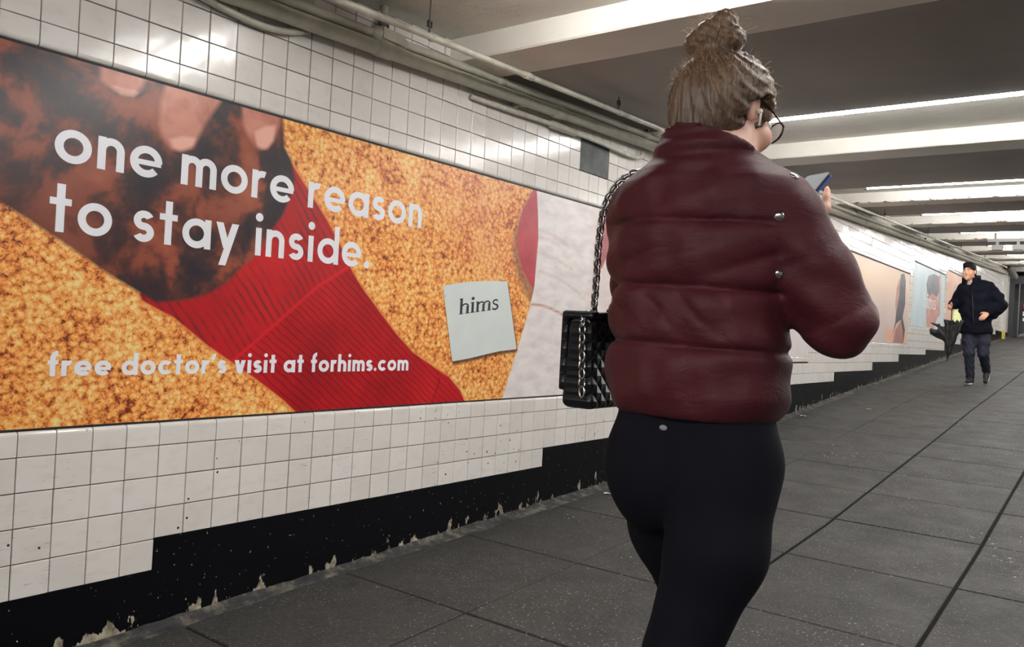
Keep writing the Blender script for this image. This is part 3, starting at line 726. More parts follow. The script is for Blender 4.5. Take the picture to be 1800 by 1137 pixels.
# ------------------------------------------------------------------ far end of the passage
YE = 25.3; zf_ = fz(YE); zc_ = cz(YE)
m_dark = Mat('dark_door_steel', rgb(30,30,36), .5)
mb = MB().box((-.2, YE, zf_-.3), (.03, YE+.2, zc_+.3)); mb.box((2.2, YE, zf_-.3), (WR+.2, YE+.2, zc_+.3)); mb.box((.03, YE, zf_+1.75), (2.2, YE+.2, zc_+.3))
tag(mb.build('wall_partition', m_plain), 'wall across the far end of the passage around a wide opening', kind='structure')
mb = MB().box((-.2, Y1, fz(Y1)-.3), (WR+.2, Y1+.2, cz(Y1)+.3))
tag(mb.build('wall_far', m_dark), 'dark wall behind the kiosk at the far end', kind='structure')
e = tag(empty('door_1', (1.1, YE, zf_)), 'dark steel frame of the shop doorway at the far end', kind='structure')
for a, b in (((.0, YE-.06, zf_-.02), (.12, YE-.001, zf_+1.62)), ((2.1, YE-.06, zf_-.02), (2.2, YE-.001, zf_+1.62)), ((.12, YE-.06, zf_+1.42), (2.1, YE-.001, zf_+1.62))):
    reparent(MB().box(a, b).build('door_frame', m_dark), e)
reparent(MB().box((.22, YE-.055, zf_), (.24, YE-.01, zf_+1.42)).build('door_rail', m_house), e)
# kiosk with shelves behind the doorway
k_ = tag(empty('magazine_kiosk', (1.1, YE+.75, zf_)), 'dark shop kiosk with a red banner and white shelves beyond the far doorway', 'kiosk')
m_redb = Mat('red_banner', rgb(206,40,44,1.2), .5); m_wht = Mat('white_shelf', rgb(214,214,216,1.1), .5); m_pnk = Mat('pink_sign', rgb(220,180,184,1.1), .5)
m_mag = Mat('magazine_rows', (.4,.4,.4,1), .5)
vc = m_mag.voro(m_mag.mapping(m_mag.pos(), (9,1,6)), 1.0, out='Color', rnd=.4); m_mag.color(m_mag.mix(.45, vc, rgb(150,146,140)))
m_rmag = Mat('red_packets', rgb(170,70,64), .5); m_rmag.color(m_rmag.ramp(m_rmag.noise(m_rmag.pos(), 14, 3), [(.4, rgb(120,50,48)), (.6, rgb(206,120,110))]))
m_dk = Mat('dark_panel', rgb(44,44,50), .5); m_spk = Mat('scuffed_panel', rgb(70,70,72), .6)
m_spk.color(m_spk.ramp(m_spk.noise(m_spk.pos(), 18, 5, .7), [(.45, rgb(50,50,54)), (.7, rgb(190,186,182))]))
def kb(nm, x0, x1, z0, z1, y0, m): return reparent(MB().box((x0, YE+y0, zf_+z0), (x1, YE+y0+.05, zf_+z1)).build(nm, m), k_)
reparent(MB().box((.0, YE+.75, zf_-.1), (2.3, YE+.95, zf_+1.9)).build('back_panel', m_dk), k_)
kb('sign_board', .30, 2.1, 1.27, 1.33, .60, m_pnk); kb('magazine_row', .34, 2.1, .96, 1.25, .69, m_mag)
kb('red_banner', .28, 2.1, .80, .93, .58, m_redb); kb('shelf', .27, 2.1, .60, .72, .58, m_wht); kb('price_tag', .27, .38, .46, .55, .60, m_wht)
kb('packet_row', .40, 2.1, .46, .56, .62, m_rmag); kb('kick_panel', .2, 2.1, .0, .14, .60, m_spk); kb('counter_front', .2, 2.1, .15, .45, .64, m_dk)
for i in range(3):
    reparent(MB().box((.34+.07*i, YE+.572, zf_+.64), (.37+.07*i, YE+.579, zf_+.69)).build('shelf_mark', m_dk), k_)
for i in range(9):
    reparent(MB().box((.42+.15*i, YE+.572, zf_+.85), (.42+.15*i+.10, YE+.579, zf_+.885)).build('banner_print', m_wht), k_)
mbx = MB(); p_ = tag(empty('corner_pillar', (.06, 24.2, fz(24.2))), 'grey pillar with a yellow painted foot at the far corner', 'pillar')
reparent(MB().box((-.0085, 24.05, fz(24.2)), (.05, 24.35, cz(24.2)-.001)).build('shaft', ink('pale_pillar_paint', (190,188,182), (206,202,196), 3, 1.0)), p_)
reparent(MB().box((-.008, 24.04, fz(24.2)+.0), (.056, 24.16, fz(24.2)+.22)).build('yellow_foot', Mat('yellow_paint', rgb(206,190,70), .5)), p_)
g_ = tag(empty('roof_duct', (.08, 24.6, cz(24.6))), 'grey bulging duct where the far wall meets the ceiling', 'duct')
reparent(MB().tube(smooth_path([(.10,23.6,cz(23.6)-.12),(.12,24.2,cz(24.2)-.22),(.14,24.8,cz(24.8)-.33)], 5), [.06]*5+[.09]*6, 12).build('duct', m_house, smooth=True), g_)
# twin grey boxes under a beam
for x in (.93, 1.20):
    e = tag(empty('ceiling_box', (x, 14.2, 2.06)), 'small grey box hanging from a rail below a ceiling beam', 'box', 'grey boxes below the beam')
    MB().hexa([(-.065,-.05,-.075),(.065,-.05,-.075),(.065,.05,-.075),(-.065,.05,-.075),(-.075,-.06,0),(.075,-.06,0),(.075,.06,0),(-.075,.06,0)]).build('box_body', m_house, e)
    MB().box((-.02,-.02,0), (.02,.02,.05)).build('stem', m_house, e)
e = tag(empty('mounting_rail', (1.3, 14.2, 2.12)), 'grey rail carrying the small boxes below the beam', 'rail')
MB().box((-.5,-.03,-.012), (1.8,.03,.03)).build('rail_bar', m_house, e)
for x in (-.4, .6, 1.6): MB().tube([(x,0,.02),(x,0,cz(14.2)-2.12+.005)], .012, 8).build('rail_rod', m_iron, e)

# ------------------------------------------------------------------ litter
m_paper = Mat('scrap_paper', rgb(226,224,220), .8)
def scrap(x, y, sx, sy, a, label):
    V = []
    for i in range(4):
        for j in range(3):
            u, v = (i/3-.5)*sx, (j/2-.5)*sy; z = .004+.006*math.sin(i*2.1+j*1.3)**2
            V.append((u*math.cos(a)-v*math.sin(a), u*math.sin(a)+v*math.cos(a), z))
    Fc = [(i*3+j, i*3+3+j, i*3+4+j, i*3+1+j) for i in range(3) for j in range(2)]
    V2 = [(a_, b_, c_-.0012) for a_, b_, c_ in V]; nV = len(V)
    Fc += [tuple(nV+q for q in f[::-1]) for f in Fc]
    o = mesh_obj('paper_scrap', V+V2, Fc, m_paper); o.location = (x, y, fz(y)+.0015); tag(o, label, 'litter')
scrap(.15, 4.23, .055, .02, .5, 'narrow white paper scrap by the wall foot near the woman')
scrap(.12, 7.91, .05, .04, .2, 'crumpled white paper scrap by the black base farther up the ramp')
scrap(.51, 8.74, .04, .03, 1.0, 'small white paper scrap lying out on the grey slabs')
# ------------------------------------------------------------------ people: smooth bodies grown from joints
class Fld:
    def __init__(s, lo, hi, v):
        s.v = v; s.lo = np.array(lo, float); s.n = np.ceil((np.array(hi)-s.lo)/v).astype(int)+1
        s.ax = [s.lo[i]+v*np.arange(s.n[i]) for i in range(3)]
        s.D = np.full(s.n, 9.0, np.float32)
    def box(s, lo, hi):
        sl = []
        for i in range(3):
            a = int(np.clip(math.floor((lo[i]-s.lo[i])/s.v), 0, s.n[i]-1)); b = int(np.clip(math.ceil((hi[i]-s.lo[i])/s.v)+1, a+1, s.n[i])); sl.append(slice(a, b))
        sl = tuple(sl)
        X, Y, Z = np.meshgrid(*[s.ax[i][sl[i]] for i in range(3)], indexing='ij')
        return sl, X, Y, Z
    def put(s, sl, d, k, cut=False):
        a = s.D[sl]; d = d.astype(np.float32)
        if cut:
            h = np.clip(.5-.5*(a+d)/k, 0, 1); s.D[sl] = a*(1-h)+(-d)*h + k*h*(1-h)
        else:
            h = np.clip(.5+.5*(d-a)/k, 0, 1); s.D[sl] = d*(1-h)+a*h - k*h*(1-h)
    def cone(s, a, b, ra, rb, k=.02, cut=False):
        a = np.array(a, float); b = np.array(b, float); R = max(ra, rb)+k+.035
        sl, X, Y, Z = s.box(np.minimum(a, b)-R, np.maximum(a, b)+R)
        d = b-a; L = d@d+1e-12
        t = np.clip(((X-a[0])*d[0]+(Y-a[1])*d[1]+(Z-a[2])*d[2])/L, 0, 1)
        q = np.sqrt((X-a[0]-t*d[0])**2+(Y-a[1]-t*d[1])**2+(Z-a[2]-t*d[2])**2)
        s.put(sl, q-(ra+(rb-ra)*t), k, cut); return s
    def chain(s, pts, rs, k=.02):
        for i in range(len(pts)-1): s.cone(pts[i], pts[i+1], rs[i], rs[i+1], k)
        return s
    def ell(s, c, r, k=.02, R=None, cut=False):
        c = np.array(c, float); r = np.array(r, float); m = r.max()+k+.035
        sl, X, Y, Z = s.box(c-m, c+m); P = np.stack([X-c[0], Y-c[1], Z-c[2]], -1)
        if R is not None: P = P@np.array(R)      # into the local axes (columns of R)
        k0 = np.linalg.norm(P/r, axis=-1); k1 = np.linalg.norm(P/(r*r), axis=-1)+1e-9
        s.put(sl, np.where(k0 < 1e-3, -r.min(), k0*(k0-1)/k1), k, cut); return s
    def grid(s): return np.meshgrid(*s.ax, indexing='ij')
    def mesh(s):
        D = s.D; S_ = D < 0
        nx, ny, nz = np.array(D.shape)-1
        cnt = np.zeros((nx, ny, nz), np.int8)
        for a in (0,1):
            for b in (0,1):
                for c in (0,1): cnt += S_[a:a+nx, b:b+ny, c:c+nz]
        act = (cnt > 0) & (cnt < 8); idx = np.argwhere(act); ID = np.full(act.shape, -1, np.int64); ID[act] = np.arange(len(idx))
        acc = np.zeros((len(idx), 3)); num = np.zeros(len(idx))
        cor = [(a,b,c) for a in (0,1) for b in (0,1) for c in (0,1)]
        val = {c: D[idx[:,0]+c[0], idx[:,1]+c[1], idx[:,2]+c[2]].astype(float) for c in cor}
        for c in cor:
            for ax in range(3):
                if c[ax] == 0:
                    c2 = list(c); c2[ax] = 1; c2 = tuple(c2); v0, v1 = val[c], val[c2]; x = (v0 < 0) != (v1 < 0)
                    t = np.where(x, v0/(v0-v1+1e-12*(v0 == v1)), 0); p = np.tile(np.array(c, float), (len(idx), 1)); p[:, ax] = t
                    acc += np.where(x[:,None], p, 0); num += x
        V = (idx + acc/num[:,None])*s.v + s.lo
        Q = []
        for ax in range(3):
            o1, o2 = [(1,2),(2,0),(0,1)][ax]
            a = [slice(1, -1)]*3; a[ax] = slice(0, -1); b = list(a); b[ax] = slice(1, None)
            s0, s1 = S_[tuple(a)], S_[tuple(b)]
            for flip, m in ((False, s0 & ~s1), (True, ~s0 & s1)):
                e = np.argwhere(m)
                if not len(e): continue
                off = np.ones(3, int); off[ax] = 0; e = e + off
                d1 = np.zeros(3, int); d1[o1] = 1; d2 = np.zeros(3, int); d2[o2] = 1
                q = [ID[tuple((e-d1-d2).T)], ID[tuple((e-d2).T)], ID[tuple(e.T)], ID[tuple((e-d1).T)]]
                q = np.stack(q if not flip else q[::-1], 1); Q.append(q)
        return V, np.concatenate(Q)
    def obj(s, name, mat, parent):
        V, Q = s.mesh(); return np_obj(name, V, Q, mat, parent, True)
def rotz(a): c, s = math.cos(a), math.sin(a); return np.array([[c,-s,0],[s,c,0],[0,0,1.]])
def rotx(a): c, s = math.cos(a), math.sin(a); return np.array([[1.,0,0],[0,c,-s],[0,s,c]])
def roty(a): c, s = math.cos(a), math.sin(a); return np.array([[c,0,s],[0,1.,0],[-s,0,c]])
def hand(f, w, d, n_, side, s=1.0, curl=(.5,.55,.6,.65), thumb_curl=.5, k=.006):
    """palm from wrist w along d, palm faces n_, thumb on the side `side`"""
    w = np.array(w, float); d = np.array(d, float); d /= np.linalg.norm(d); n_ = np.array(n_, float); n_ -= d*(n_@d); n_ /= np.linalg.norm(n_)
    t = np.cross(d, n_); t = t if t@np.array(side) > 0 else -t
    f.cone(w-d*.03*s, w+d*.01*s, .025*s, .022*s, .02)
    for o in (-.026, -.009, .009, .026):
        f.cone(w+d*.012*s+t*o*.7*s, w+d*.078*s+t*o*s, .0135*s, .0115*s, .012)
    for i, (o, L) in enumerate(zip((.027, .009, -.009, -.026), (.072, .080, .074, .058))):
        a = w+d*(.082-.004*abs(i-1))*s+t*o*s; an = 0
        for j, q in enumerate((.45, .30, .25)):
            an += curl[i]*(1.0 if j else .8)
            b = a+(d*math.cos(an)+n_*math.sin(an))*L*q*s
            f.cone(a, b, (.0095-.001*j)*s, (.0088-.001*j)*s, k); a = b
    a = w+d*.022*s+t*.026*s; dr = d*.62+t*.72+n_*.25; dr /= np.linalg.norm(dr)
    b = a+dr*.040*s; f.cone(w+d*.02*s+t*.012*s, b, .015*s, .0115*s, .010)
    dr2 = dr*math.cos(thumb_curl)+(d*.55+n_*.6-t*.5)*math.sin(thumb_curl); dr2 /= np.linalg.norm(dr2)
    b2 = b+dr2*.030*s; f.cone(b, b2, .0110*s, .0095*s, k); f.cone(b2, b2+dr2*.024*s, .0098*s, .0075*s, k)
def head(f, O, R, s=1.0):
    H = lambda *p: np.array(O)+R@(np.array(p)*s)
    E = lambda c, r, k=.012, cut=False: f.ell(H(*c), np.array(r)*s, k, R, cut)
    E((0,-.012,.025), (.073,.094,.085)); E((0,.034,-.04), (.060,.060,.078), .025)
    f.cone(H(0,.02,-.07), H(0,.072,-.102), .050*s, .021*s, .02)
    f.cone(H(-.045,.015,-.065), H(0,.07,-.10), .020*s, .016*s, .02); f.cone(H(.045,.015,-.065), H(0,.07,-.10), .020*s, .016*s, .02)
    f.cone(H(-.034,.088,.018), H(.034,.088,.018), .010*s, .010*s, .016)
    for q in (-1, 1):
        E((q*.031,.104,-.004), (.018,.014,.012), .012, True)
        E((q*.040,.074,-.040), (.024,.020,.024), .02)
    f.cone(H(0,.090,.008), H(0,.112,-.034), .008*s, .0125*s, .010)
    for q in (-1, 1): E((q*.011,.103,-.040), (.008,.009,.007), .008)
    f.cone(H(-.019,.090,-.066), H(.019,.090,-.066), .0055*s, .0055*s, .006); f.cone(H(-.016,.089,-.076), H(.016,.089,-.076), .0065*s, .0065*s, .006)
    f.cone(H(-.024,.099,-.0708), H(.024,.099,-.0708), .0022*s, .0022*s, .003, True)
    for q in (-1, 1):
        E((q*.076,-.006,-.012), (.008,.018,.030), .006); E((q*.084,-.002,-.010), (.005,.009,.018), .004, True)
    return H
def eyes(H, R, s, parent):
    for q in (-1, 1):
        c = H(q*.031, .0885, -.004)
        e = MB().ball(c, (.0108*s,.0108*s,.0082*s), 14, 10).build('eye', m_eye, parent, True)
        c2 = H(q*.031, .0885+.0068, -.004); MB().ball(c2, .0056*s, 10, 8).build('iris', m_iris, e, True)
m_eye = Mat('eye_white', rgb(226,222,218), .2); m_iris = Mat('dark_iris', rgb(40,28,22), .15)
def cloth(name, a, b, sc, rough=.7, sheen=.0, bump=.15, bsc=120):
    m = Mat(name, rgb(*a), rough); p = m.obj()
    m.color(m.ramp(m.noise(p, sc, 4), [(.32, rgb(*a)), (.68, rgb(*b))])); m.bump(m.noise(p, bsc, 3), bump, .003)
    if sheen: m.b.inputs['Sheen Weight'].default_value = sheen
    return m
def skin_mat(name, a, b):
    m = Mat(name, rgb(*a), .48); p = m.obj(); m.color(m.ramp(m.noise(p, 14, 4), [(.3, rgb(*a)), (.7, rgb(*b))]))
    m.b.inputs['Subsurface Weight'].default_value = .12; m.b.inputs['Subsurface Radius'].default_value = (.02,.008,.004); return m
# ================================================================== the woman
WX, WY = 1.87, 1.55; WZ = fz(WY)
woman = tag(empty('person', (WX, WY, WZ)), 'person with a hair bun in a maroon puffer jacket and black leggings, walking away', 'person')
sk = skin_mat('fair_skin', (206,158,138), (222,176,154))
HO = np.array((.016,.030,1.533)); HR = rotz(math.radians(-20))@rotx(math.radians(-14))@roty(math.radians(3))
f = Fld((-.36,-.56,-.03), (.40,.52,1.68), .0055)
Hd = head(f, HO, HR, .98)
f.cone(Hd(0,-.03,-.05), (.0,-.025,1.40), .050, .056, .03)
f.cone((0,-.02,1.37), (0,-.01,1.12), .10, .10, .05); f.cone((-.13,0,1.34), (.13,0,1.34), .05, .05, .05)
f.cone((0,-.0,1.12), (0,.0,.95), .09, .09, .04); f.cone((-.06,.0,.86), (.06,.0,.86), .085, .085, .04)
RE, RWr = np.array((.252,.040,1.105)), np.array((.105,.300,1.315))
LE, LWr = np.array((-.205,.13,1.09)), np.array((-.045,.33,1.27))
f.chain([(.155,.0,1.335), RE, RWr], [.045,.036,.024], .02); f.chain([(-.155,.01,1.335), LE, LWr], [.045,.036,.024], .02)
PL = np.array((.30,.62,.72)); PL /= np.linalg.norm(PL); PN = np.array((-.30,-.62,.60)); PN -= PL*(PN@PL); PN /= np.linalg.norm(PN); PW = np.cross(PL, PN)
PC = np.array((.062,.385,1.412))
hand(f, RWr, PC-PN*.028-PL*.02-RWr, PN, (0,-.2,1), .92, (.55,.6,.6,.6), .5)
hand(f, LWr, PC-PN*.03-PL*.055-LWr, PN, (0,-.2,1), .92, (.4,.45,.5,.5), .5)
RH, RK, RA = (.078,-.015,.82), (.036,-.105,.475), (.022,-.40,.145)
LH, LK, LA = (-.086,.0,.80), (-.052,.150,.480), (-.062,.225,.090)
for Hh, K, A in ((RH, RK, RA), (LH, LK, LA)): f.chain([Hh, K, A], [.078,.050,.034], .03)
body = f.obj('body', sk, woman)
eyes(Hd, HR, .98, body)
# leggings
m_leg = cloth('black_leggings', (12,13,21), (15,16,25), 6, .85, 0, .05, 300); m_leg.b.inputs['Specular IOR Level'].default_value = .12
f = Fld((-.24,-.50,.08), (.24,.36,.99), .007)
f.cone((-.045,.0,.98), (.035,.0,.98), .105, .105, .04)
f.cone((-.052,.0,.93), (.036,.0,.93), .108, .108, .05); f.cone((-.066,.0,.83), (.052,.0,.83), .104, .104, .05)
f.ell((-.076,-.040,.78), (.084,.072,.11), .06); f.ell((.064,-.046,.795), (.086,.078,.105), .05)
RM = tuple((np.array(RH)*.55+np.array(RK)*.45)+np.array((.020,-.012,0))); LM = tuple((np.array(LH)*.55+np.array(LK)*.45)+np.array((-.006,.015,0)))
f.chain([RH, RM, RK], [.098,.090,.068], .035); f.chain([LH, LM, LK], [.094,.088,.062], .045)
rc = tuple(np.array(RK)*.68+np.array(RA)*.32+np.array((0,-.018,.012))); lc = tuple(np.array(LK)*.68+np.array(LA)*.32+np.array((0,-.018,0)))
f.chain([RK, rc, RA], [.060,.058,.038], .025); f.chain([LK, lc, LA], [.058,.058,.038], .025)
X, Y, Z = f.grid(); f.D = np.maximum(f.D, np.maximum(Z-.975, .12-Z)).astype(np.float32)
leg = f.obj('leggings', m_leg, woman)
me = MB().ball((0,0,0), (.0125,.003,.0075), 16, 6).build('logo_mark', Mat('grey_logo_print', rgb(128,130,136), .6), leg, True); me.scale = (.75,1,.75); me.location = (-.021,-.112,.888); me.rotation_euler = (0,0,-.18)
# shoes
m_shoe = cloth('black_sneaker', (22,22,25), (32,32,36), 10, .6); m_sole = Mat('white_sole', rgb(206,204,198), .6)
def shoe(o, A, heel_z, toe, parent, ms, mo, s=1.0):
    """A ankle; toe = foot direction"""
    A = np.array(A, float); d = np.array(toe, float); d /= np.linalg.norm(d); up = np.array((0,0,1.)) - d*d[2]; up /= np.linalg.norm(up); sd = np.cross(d, up)
    hl = A - up*.055*s - d*.035*s; tp = hl + d*.20*s
    f = Fld(np.minimum(hl, np.minimum(tp, A))-.09, np.maximum(hl, np.maximum(tp, A))+.09, .006)
    f.cone(A+up*.02*s, hl+up*.02*s, .038*s, .036*s, .02); f.cone(hl+up*.018*s, tp+up*.010*s, .036*s, .030*s, .03); f.cone(A-up*.01*s, hl+d*.12*s+up*.02*s, .036*s, .034*s, .02)
    sh_ = f.obj('shoe', ms, parent)
    V = []; Fc = []; n_ = 28; bt = hl-up*.022*s
    for q in (0,1):
        for i in range(n_):
            a = 2*math.pi*i/n_; L = .5+.5*math.cos(a); p = bt + d*(-.030+.245*L)*s + sd*math.sin(a)*(.034+.010*L)*s + up*(.018*q-.004)*s
            V.append(p)
    Fc = [(i,(i+1)%n_,n_+(i+1)%n_,n_+i) for i in range(n_)] + [tuple(range(n_-1,-1,-1)), tuple(range(n_,2*n_))]
    mesh_obj('sole', V, Fc, mo, sh_); return sh_
shoe(0, (LA[0],LA[1]+.01,.086), 0, (0,1,0.04), woman, m_shoe, m_sole); shoe(0, RA, 0, (0.0,.75,-.62), woman, m_shoe, m_sole)
# puffer jacket
m_jac = Mat('maroon_nylon', rgb(78,26,32), .58, 0, .22); p = m_jac.obj()
m_jac.color(m_jac.ramp(m_jac.noise(p, 5, 4), [(.3, rgb(60,21,27)), (.7, rgb(74,26,32))]))
m_jac.b.inputs['Sheen Weight'].default_value = .03; m_jac.b.inputs['Sheen Roughness'].default_value = .4
m_jac.bump(m_jac.math('ADD', m_jac.noise(m_jac.mapping(p, (1,1,2.2), (.3,.5,0)), 16, 4, .6, .8), m_jac.math('MULTIPLY', m_jac.noise(p, 220, 2), .12)), .20, .012)
f = Fld((-.34,-.28,.86), (.44,.42,1.54), .0058)
X, Y, Z = f.grid()
zk = [.84,.905,.95,1.02,1.09,1.16,1.22,1.28,1.33,1.37,1.40,1.44]
ak = [.150,.160,.174,.180,.178,.176,.182,.184,.176,.158,.120,.06]; bk_ = [.118,.130,.142,.145,.142,.140,.142,.140,.130,.118,.100,.06]
A_ = np.interp(Z, zk, ak); B_ = np.interp(Z, zk, bk_); CX = np.interp(Z, [.9,1.1,1.4], [-.008,-.012,-.006]); CY = np.interp(Z, [.9,1.1,1.4], [.0,.0,-.015])
q = (np.abs((X-CX)/A_)**2.3+np.abs((Y-CY)/B_)**2.3)**(1/2.3)
tor = (q-1)*np.minimum(A_, B_)
seams = np.array([.80,.905,1.048,1.160,1.285,1.45])
zs = Z + .05*(X+.0)*.6
j = np.clip(np.searchsorted(seams, zs.ravel())-1, 0, len(seams)-2).reshape(zs.shape); t = np.clip((zs-seams[j])/(seams[j+1]-seams[j]), 0, 1)
puff = (1-np.abs(2*t-1)**2.4); sharp = np.exp(-np.minimum(t, 1-t)*(seams[j+1]-seams[j])/.006)
wr = -.0075*np.exp(-((np.mod(X*.75+Z*1.0+.02*np.sin(X*18), .075)-.03)/.012)**2)*np.clip(1-np.abs(Z-1.115)/.06, 0, 1)*(X < .10) - .005*np.exp(-((np.mod(Z-X*.3+.01*np.sin(22*X), .06)-.03)/.009)**2)*np.clip(1-np.abs(Z-1.22)/.06, 0, 1)*np.clip((X+.16)/.1, 0, 1) + .0035*np.sin(38*X+55*Z+2.5*np.sin(14*Z))*np.clip(1-np.abs(Z-1.10)/.12, 0, 1) + .0028*np.sin(60*Z-30*X+9*Y) + .002*np.sin(90*X+20*Z)*puff
ex = .006*puff-.011*sharp
f.D = np.maximum(tor-ex-wr, np.maximum(.908-Z, Z-1.47)).astype(np.float32)
# shoulders, sleeves and collar
f.cone((-.055,-.02,1.385), (-.146,.0,1.322), .062, .070, .04); f.cone((.050,-.02,1.385), (.132,.0,1.318), .062, .070, .04)
def sleeve(pts, rs, seg):
    for i in range(len(pts)-1):
        a, b = np.array(pts[i]), np.array(pts[i+1]); R = max(rs[i], rs[i+1])+.06
        sl, x, y, z = f.box(np.minimum(a,b)-R, np.maximum(a,b)+R); d = b-a; L = np.linalg.norm(d)
        tt = np.clip(((x-a[0])*d[0]+(y-a[1])*d[1]+(z-a[2])*d[2])/L**2, 0, 1)
        qd = np.sqrt((x-a[0]-tt*d[0])**2+(y-a[1]-tt*d[1])**2+(z-a[2]-tt*d[2])**2)
        s_ = tt*L/seg; s_ = s_-np.floor(s_); pf_ = .008*(1-np.abs(2*s_-1)**2.4)-.004*np.exp(-np.minimum(s_,1-s_)*seg/.006)
        wv = .003*np.sin(70*z+40*x-20*y)
        f.put(sl, qd-(rs[i]+(rs[i+1]-rs[i])*tt+pf_+wv), .028)
sleeve([(.136,.0,1.318), (.198,.012,1.222), tuple(RE+np.array((0,0,.004)))], [.068,.064,.062], .12)
sleeve([tuple(RE), tuple(RE*.4+RWr*.6), tuple(RWr-(RWr-RE)*.06)], [.060,.052,.040], .11)
sleeve([(-.150,.0,1.322), (-.182,.06,1.22), tuple(LE)], [.066,.060,.058], .12)
sleeve([tuple(LE), tuple(LE*.4+LWr*.6), tuple(LWr-(LWr-LE)*.06)], [.056,.050,.040], .11)
sl, x, y, z = f.box((-.2,-.2,1.33), (.2,.2,1.53))
rr = np.sqrt((x-.004)**2+((y+.012)/1.0)**2); th = .016+.004*np.sin(z*150)
Rz = .098-.10*(z-1.40)
top = 1.460-.50*(y+.09)+.10*(-x)
col_ = np.maximum(np.abs(rr-Rz)-th, np.maximum(z-top, 1.37-z))
f.put(sl, col_, .012)
# neck opening
f.cone((0,-.012,1.40), (0,.0,1.56), .066, .072, .01, True)
jac = f.obj('jacket', m_jac, woman)
# seam cord and snaps
m_snap = Mat('polished_snap', rgb(206,206,206), .18, 1.0)
def snap(pos, nrm, r=.0095):
    o = MB().ball((0,0,0), (r, r, r*.42), 16, 8).build('snap', m_snap, jac, True); o.location = pos
    o.rotation_mode = 'QUATERNION'; o.rotation_quaternion = Vector(nrm).to_track_quat('Z', 'Y')
SN = []
# hair
m_hair = Mat('brown_blond_hair', rgb(96,74,60), .42); p = m_hair.obj()
hn = m_hair.noise(m_hair.mapping(p, (60,60,7)), 3.0, 4, .6); hb = m_hair.noise(p, 9, 3)
hc = m_hair.mix(m_hair.step(hb, .35, .68), rgb(58,42,34), rgb(106,80,58))
m_hair.color(m_hair.mix(m_hair.step(hn, .40, .66), hc, m_hair.mix(.35, hc, rgb(150,126,102))))
m_hair.bump(hn, .55, .008); m_hair.b.inputs['Anisotropic'].default_value = .4
f = Fld((-.16,-.17,1.40), (.18,.18,1.75), .0048)
E = lambda c, r, k=.02, cut=False: f.ell(Hd(*c), r, k, HR, cut)
E((.004,-.022,.014), (.097,.106,.090)); E((0,-.058,-.03), (.078,.062,.078), .03); E((0,-.060,-.085), (.052,.040,.05), .03)
E((0,.100,-.080), (.078,.110,.105), .014, True)          # face and brow left free
for q_ in (-1, 1): E((q_*.088,.012,-.028), (.026,.040,.046), .010, True)
X, Y, Z = f.grid()
P_ = np.stack([X-HO[0], Y-HO[1], Z-HO[2]], -1)@HR
an = np.arctan2(P_[...,0], P_[...,2]-.095+.0*P_[...,1])
f.D = (f.D - (.0022*np.sin(an*34+3*np.sin(P_[...,1]*40)) + .0018*np.sin(an*71))).astype(np.float32)
BC = np.array((.010,-.030,1.643))
# the bun: two folded lobes of twisted hair above a pinched root
f.cone(BC+np.array((-.006,-.002,-.03)), BC+np.array((-.004,-.004,.01)), .034, .030, .012)
f.ell(BC+np.array((-.032,-.004,.012)), (.033,.031,.027), .006, roty(-.5)); f.ell(BC+np.array((.014,-.006,.034)), (.028,.031,.034), .006, roty(.5)); f.ell(BC+np.array((.034,.0,.008)), (.024,.030,.026), .006, roty(.3)); f.ell(BC+np.array((-.006,-.022,.018)), (.030,.022,.028), .006, roty(.7))
dz_ = np.clip((Z-(BC[2]-.012))/.015, 0, 1); tw = np.arctan2(Y-BC[1], X-BC[0])
f.D = (f.D - dz_*(.0022*np.sin(tw*9+Z*420) + .0014*np.sin(tw*17-Z*260))).astype(np.float32)
hair_o = f.obj('hair', m_hair, woman)
# loose hairs standing off the head
mb = MB(); rs_ = np.random.default_rng(3)
for i in range(460):
    if i < 320:
        u_ = rs_.normal(size=3); u_[2] = abs(u_[2])*.9-.2; u_ /= np.linalg.norm(u_)
        if u_[1] > .55: u_[1] *= -1
        p0 = Hd(.004,-.022,.014)+HR@(u_*np.array((.096,.105,.089))); out_ = HR@u_; L = rs_.uniform(.008,.030)
    else:
        u_ = rs_.normal(size=3); u_[2] = abs(u_[2]); u_ /= np.linalg.norm(u_); p0 = BC+u_*np.array((.050,.034,.046))+np.array((0,0,.018)); out_ = u_; L = rs_.uniform(.010,.035)
    tg = np.cross(out_, rs_.normal(size=3)); tg /= np.linalg.norm(tg)
    pts = [p0+out_*L*t*.75+tg*L*(t**1.5)*rs_.uniform(.3,.9) for t in (0,.35,.7,1.0)]
    mb.tube(pts, [.00028,.00026,.00022,.00016], 4, False)
m_fly = Mat('backlit_stray_hair', rgb(176,150,116), .5)  # paler than the hair: backlight painted into the loose strands
tag(mb.build('flyaway_hairs', m_fly, hair_o), kind='stuff')
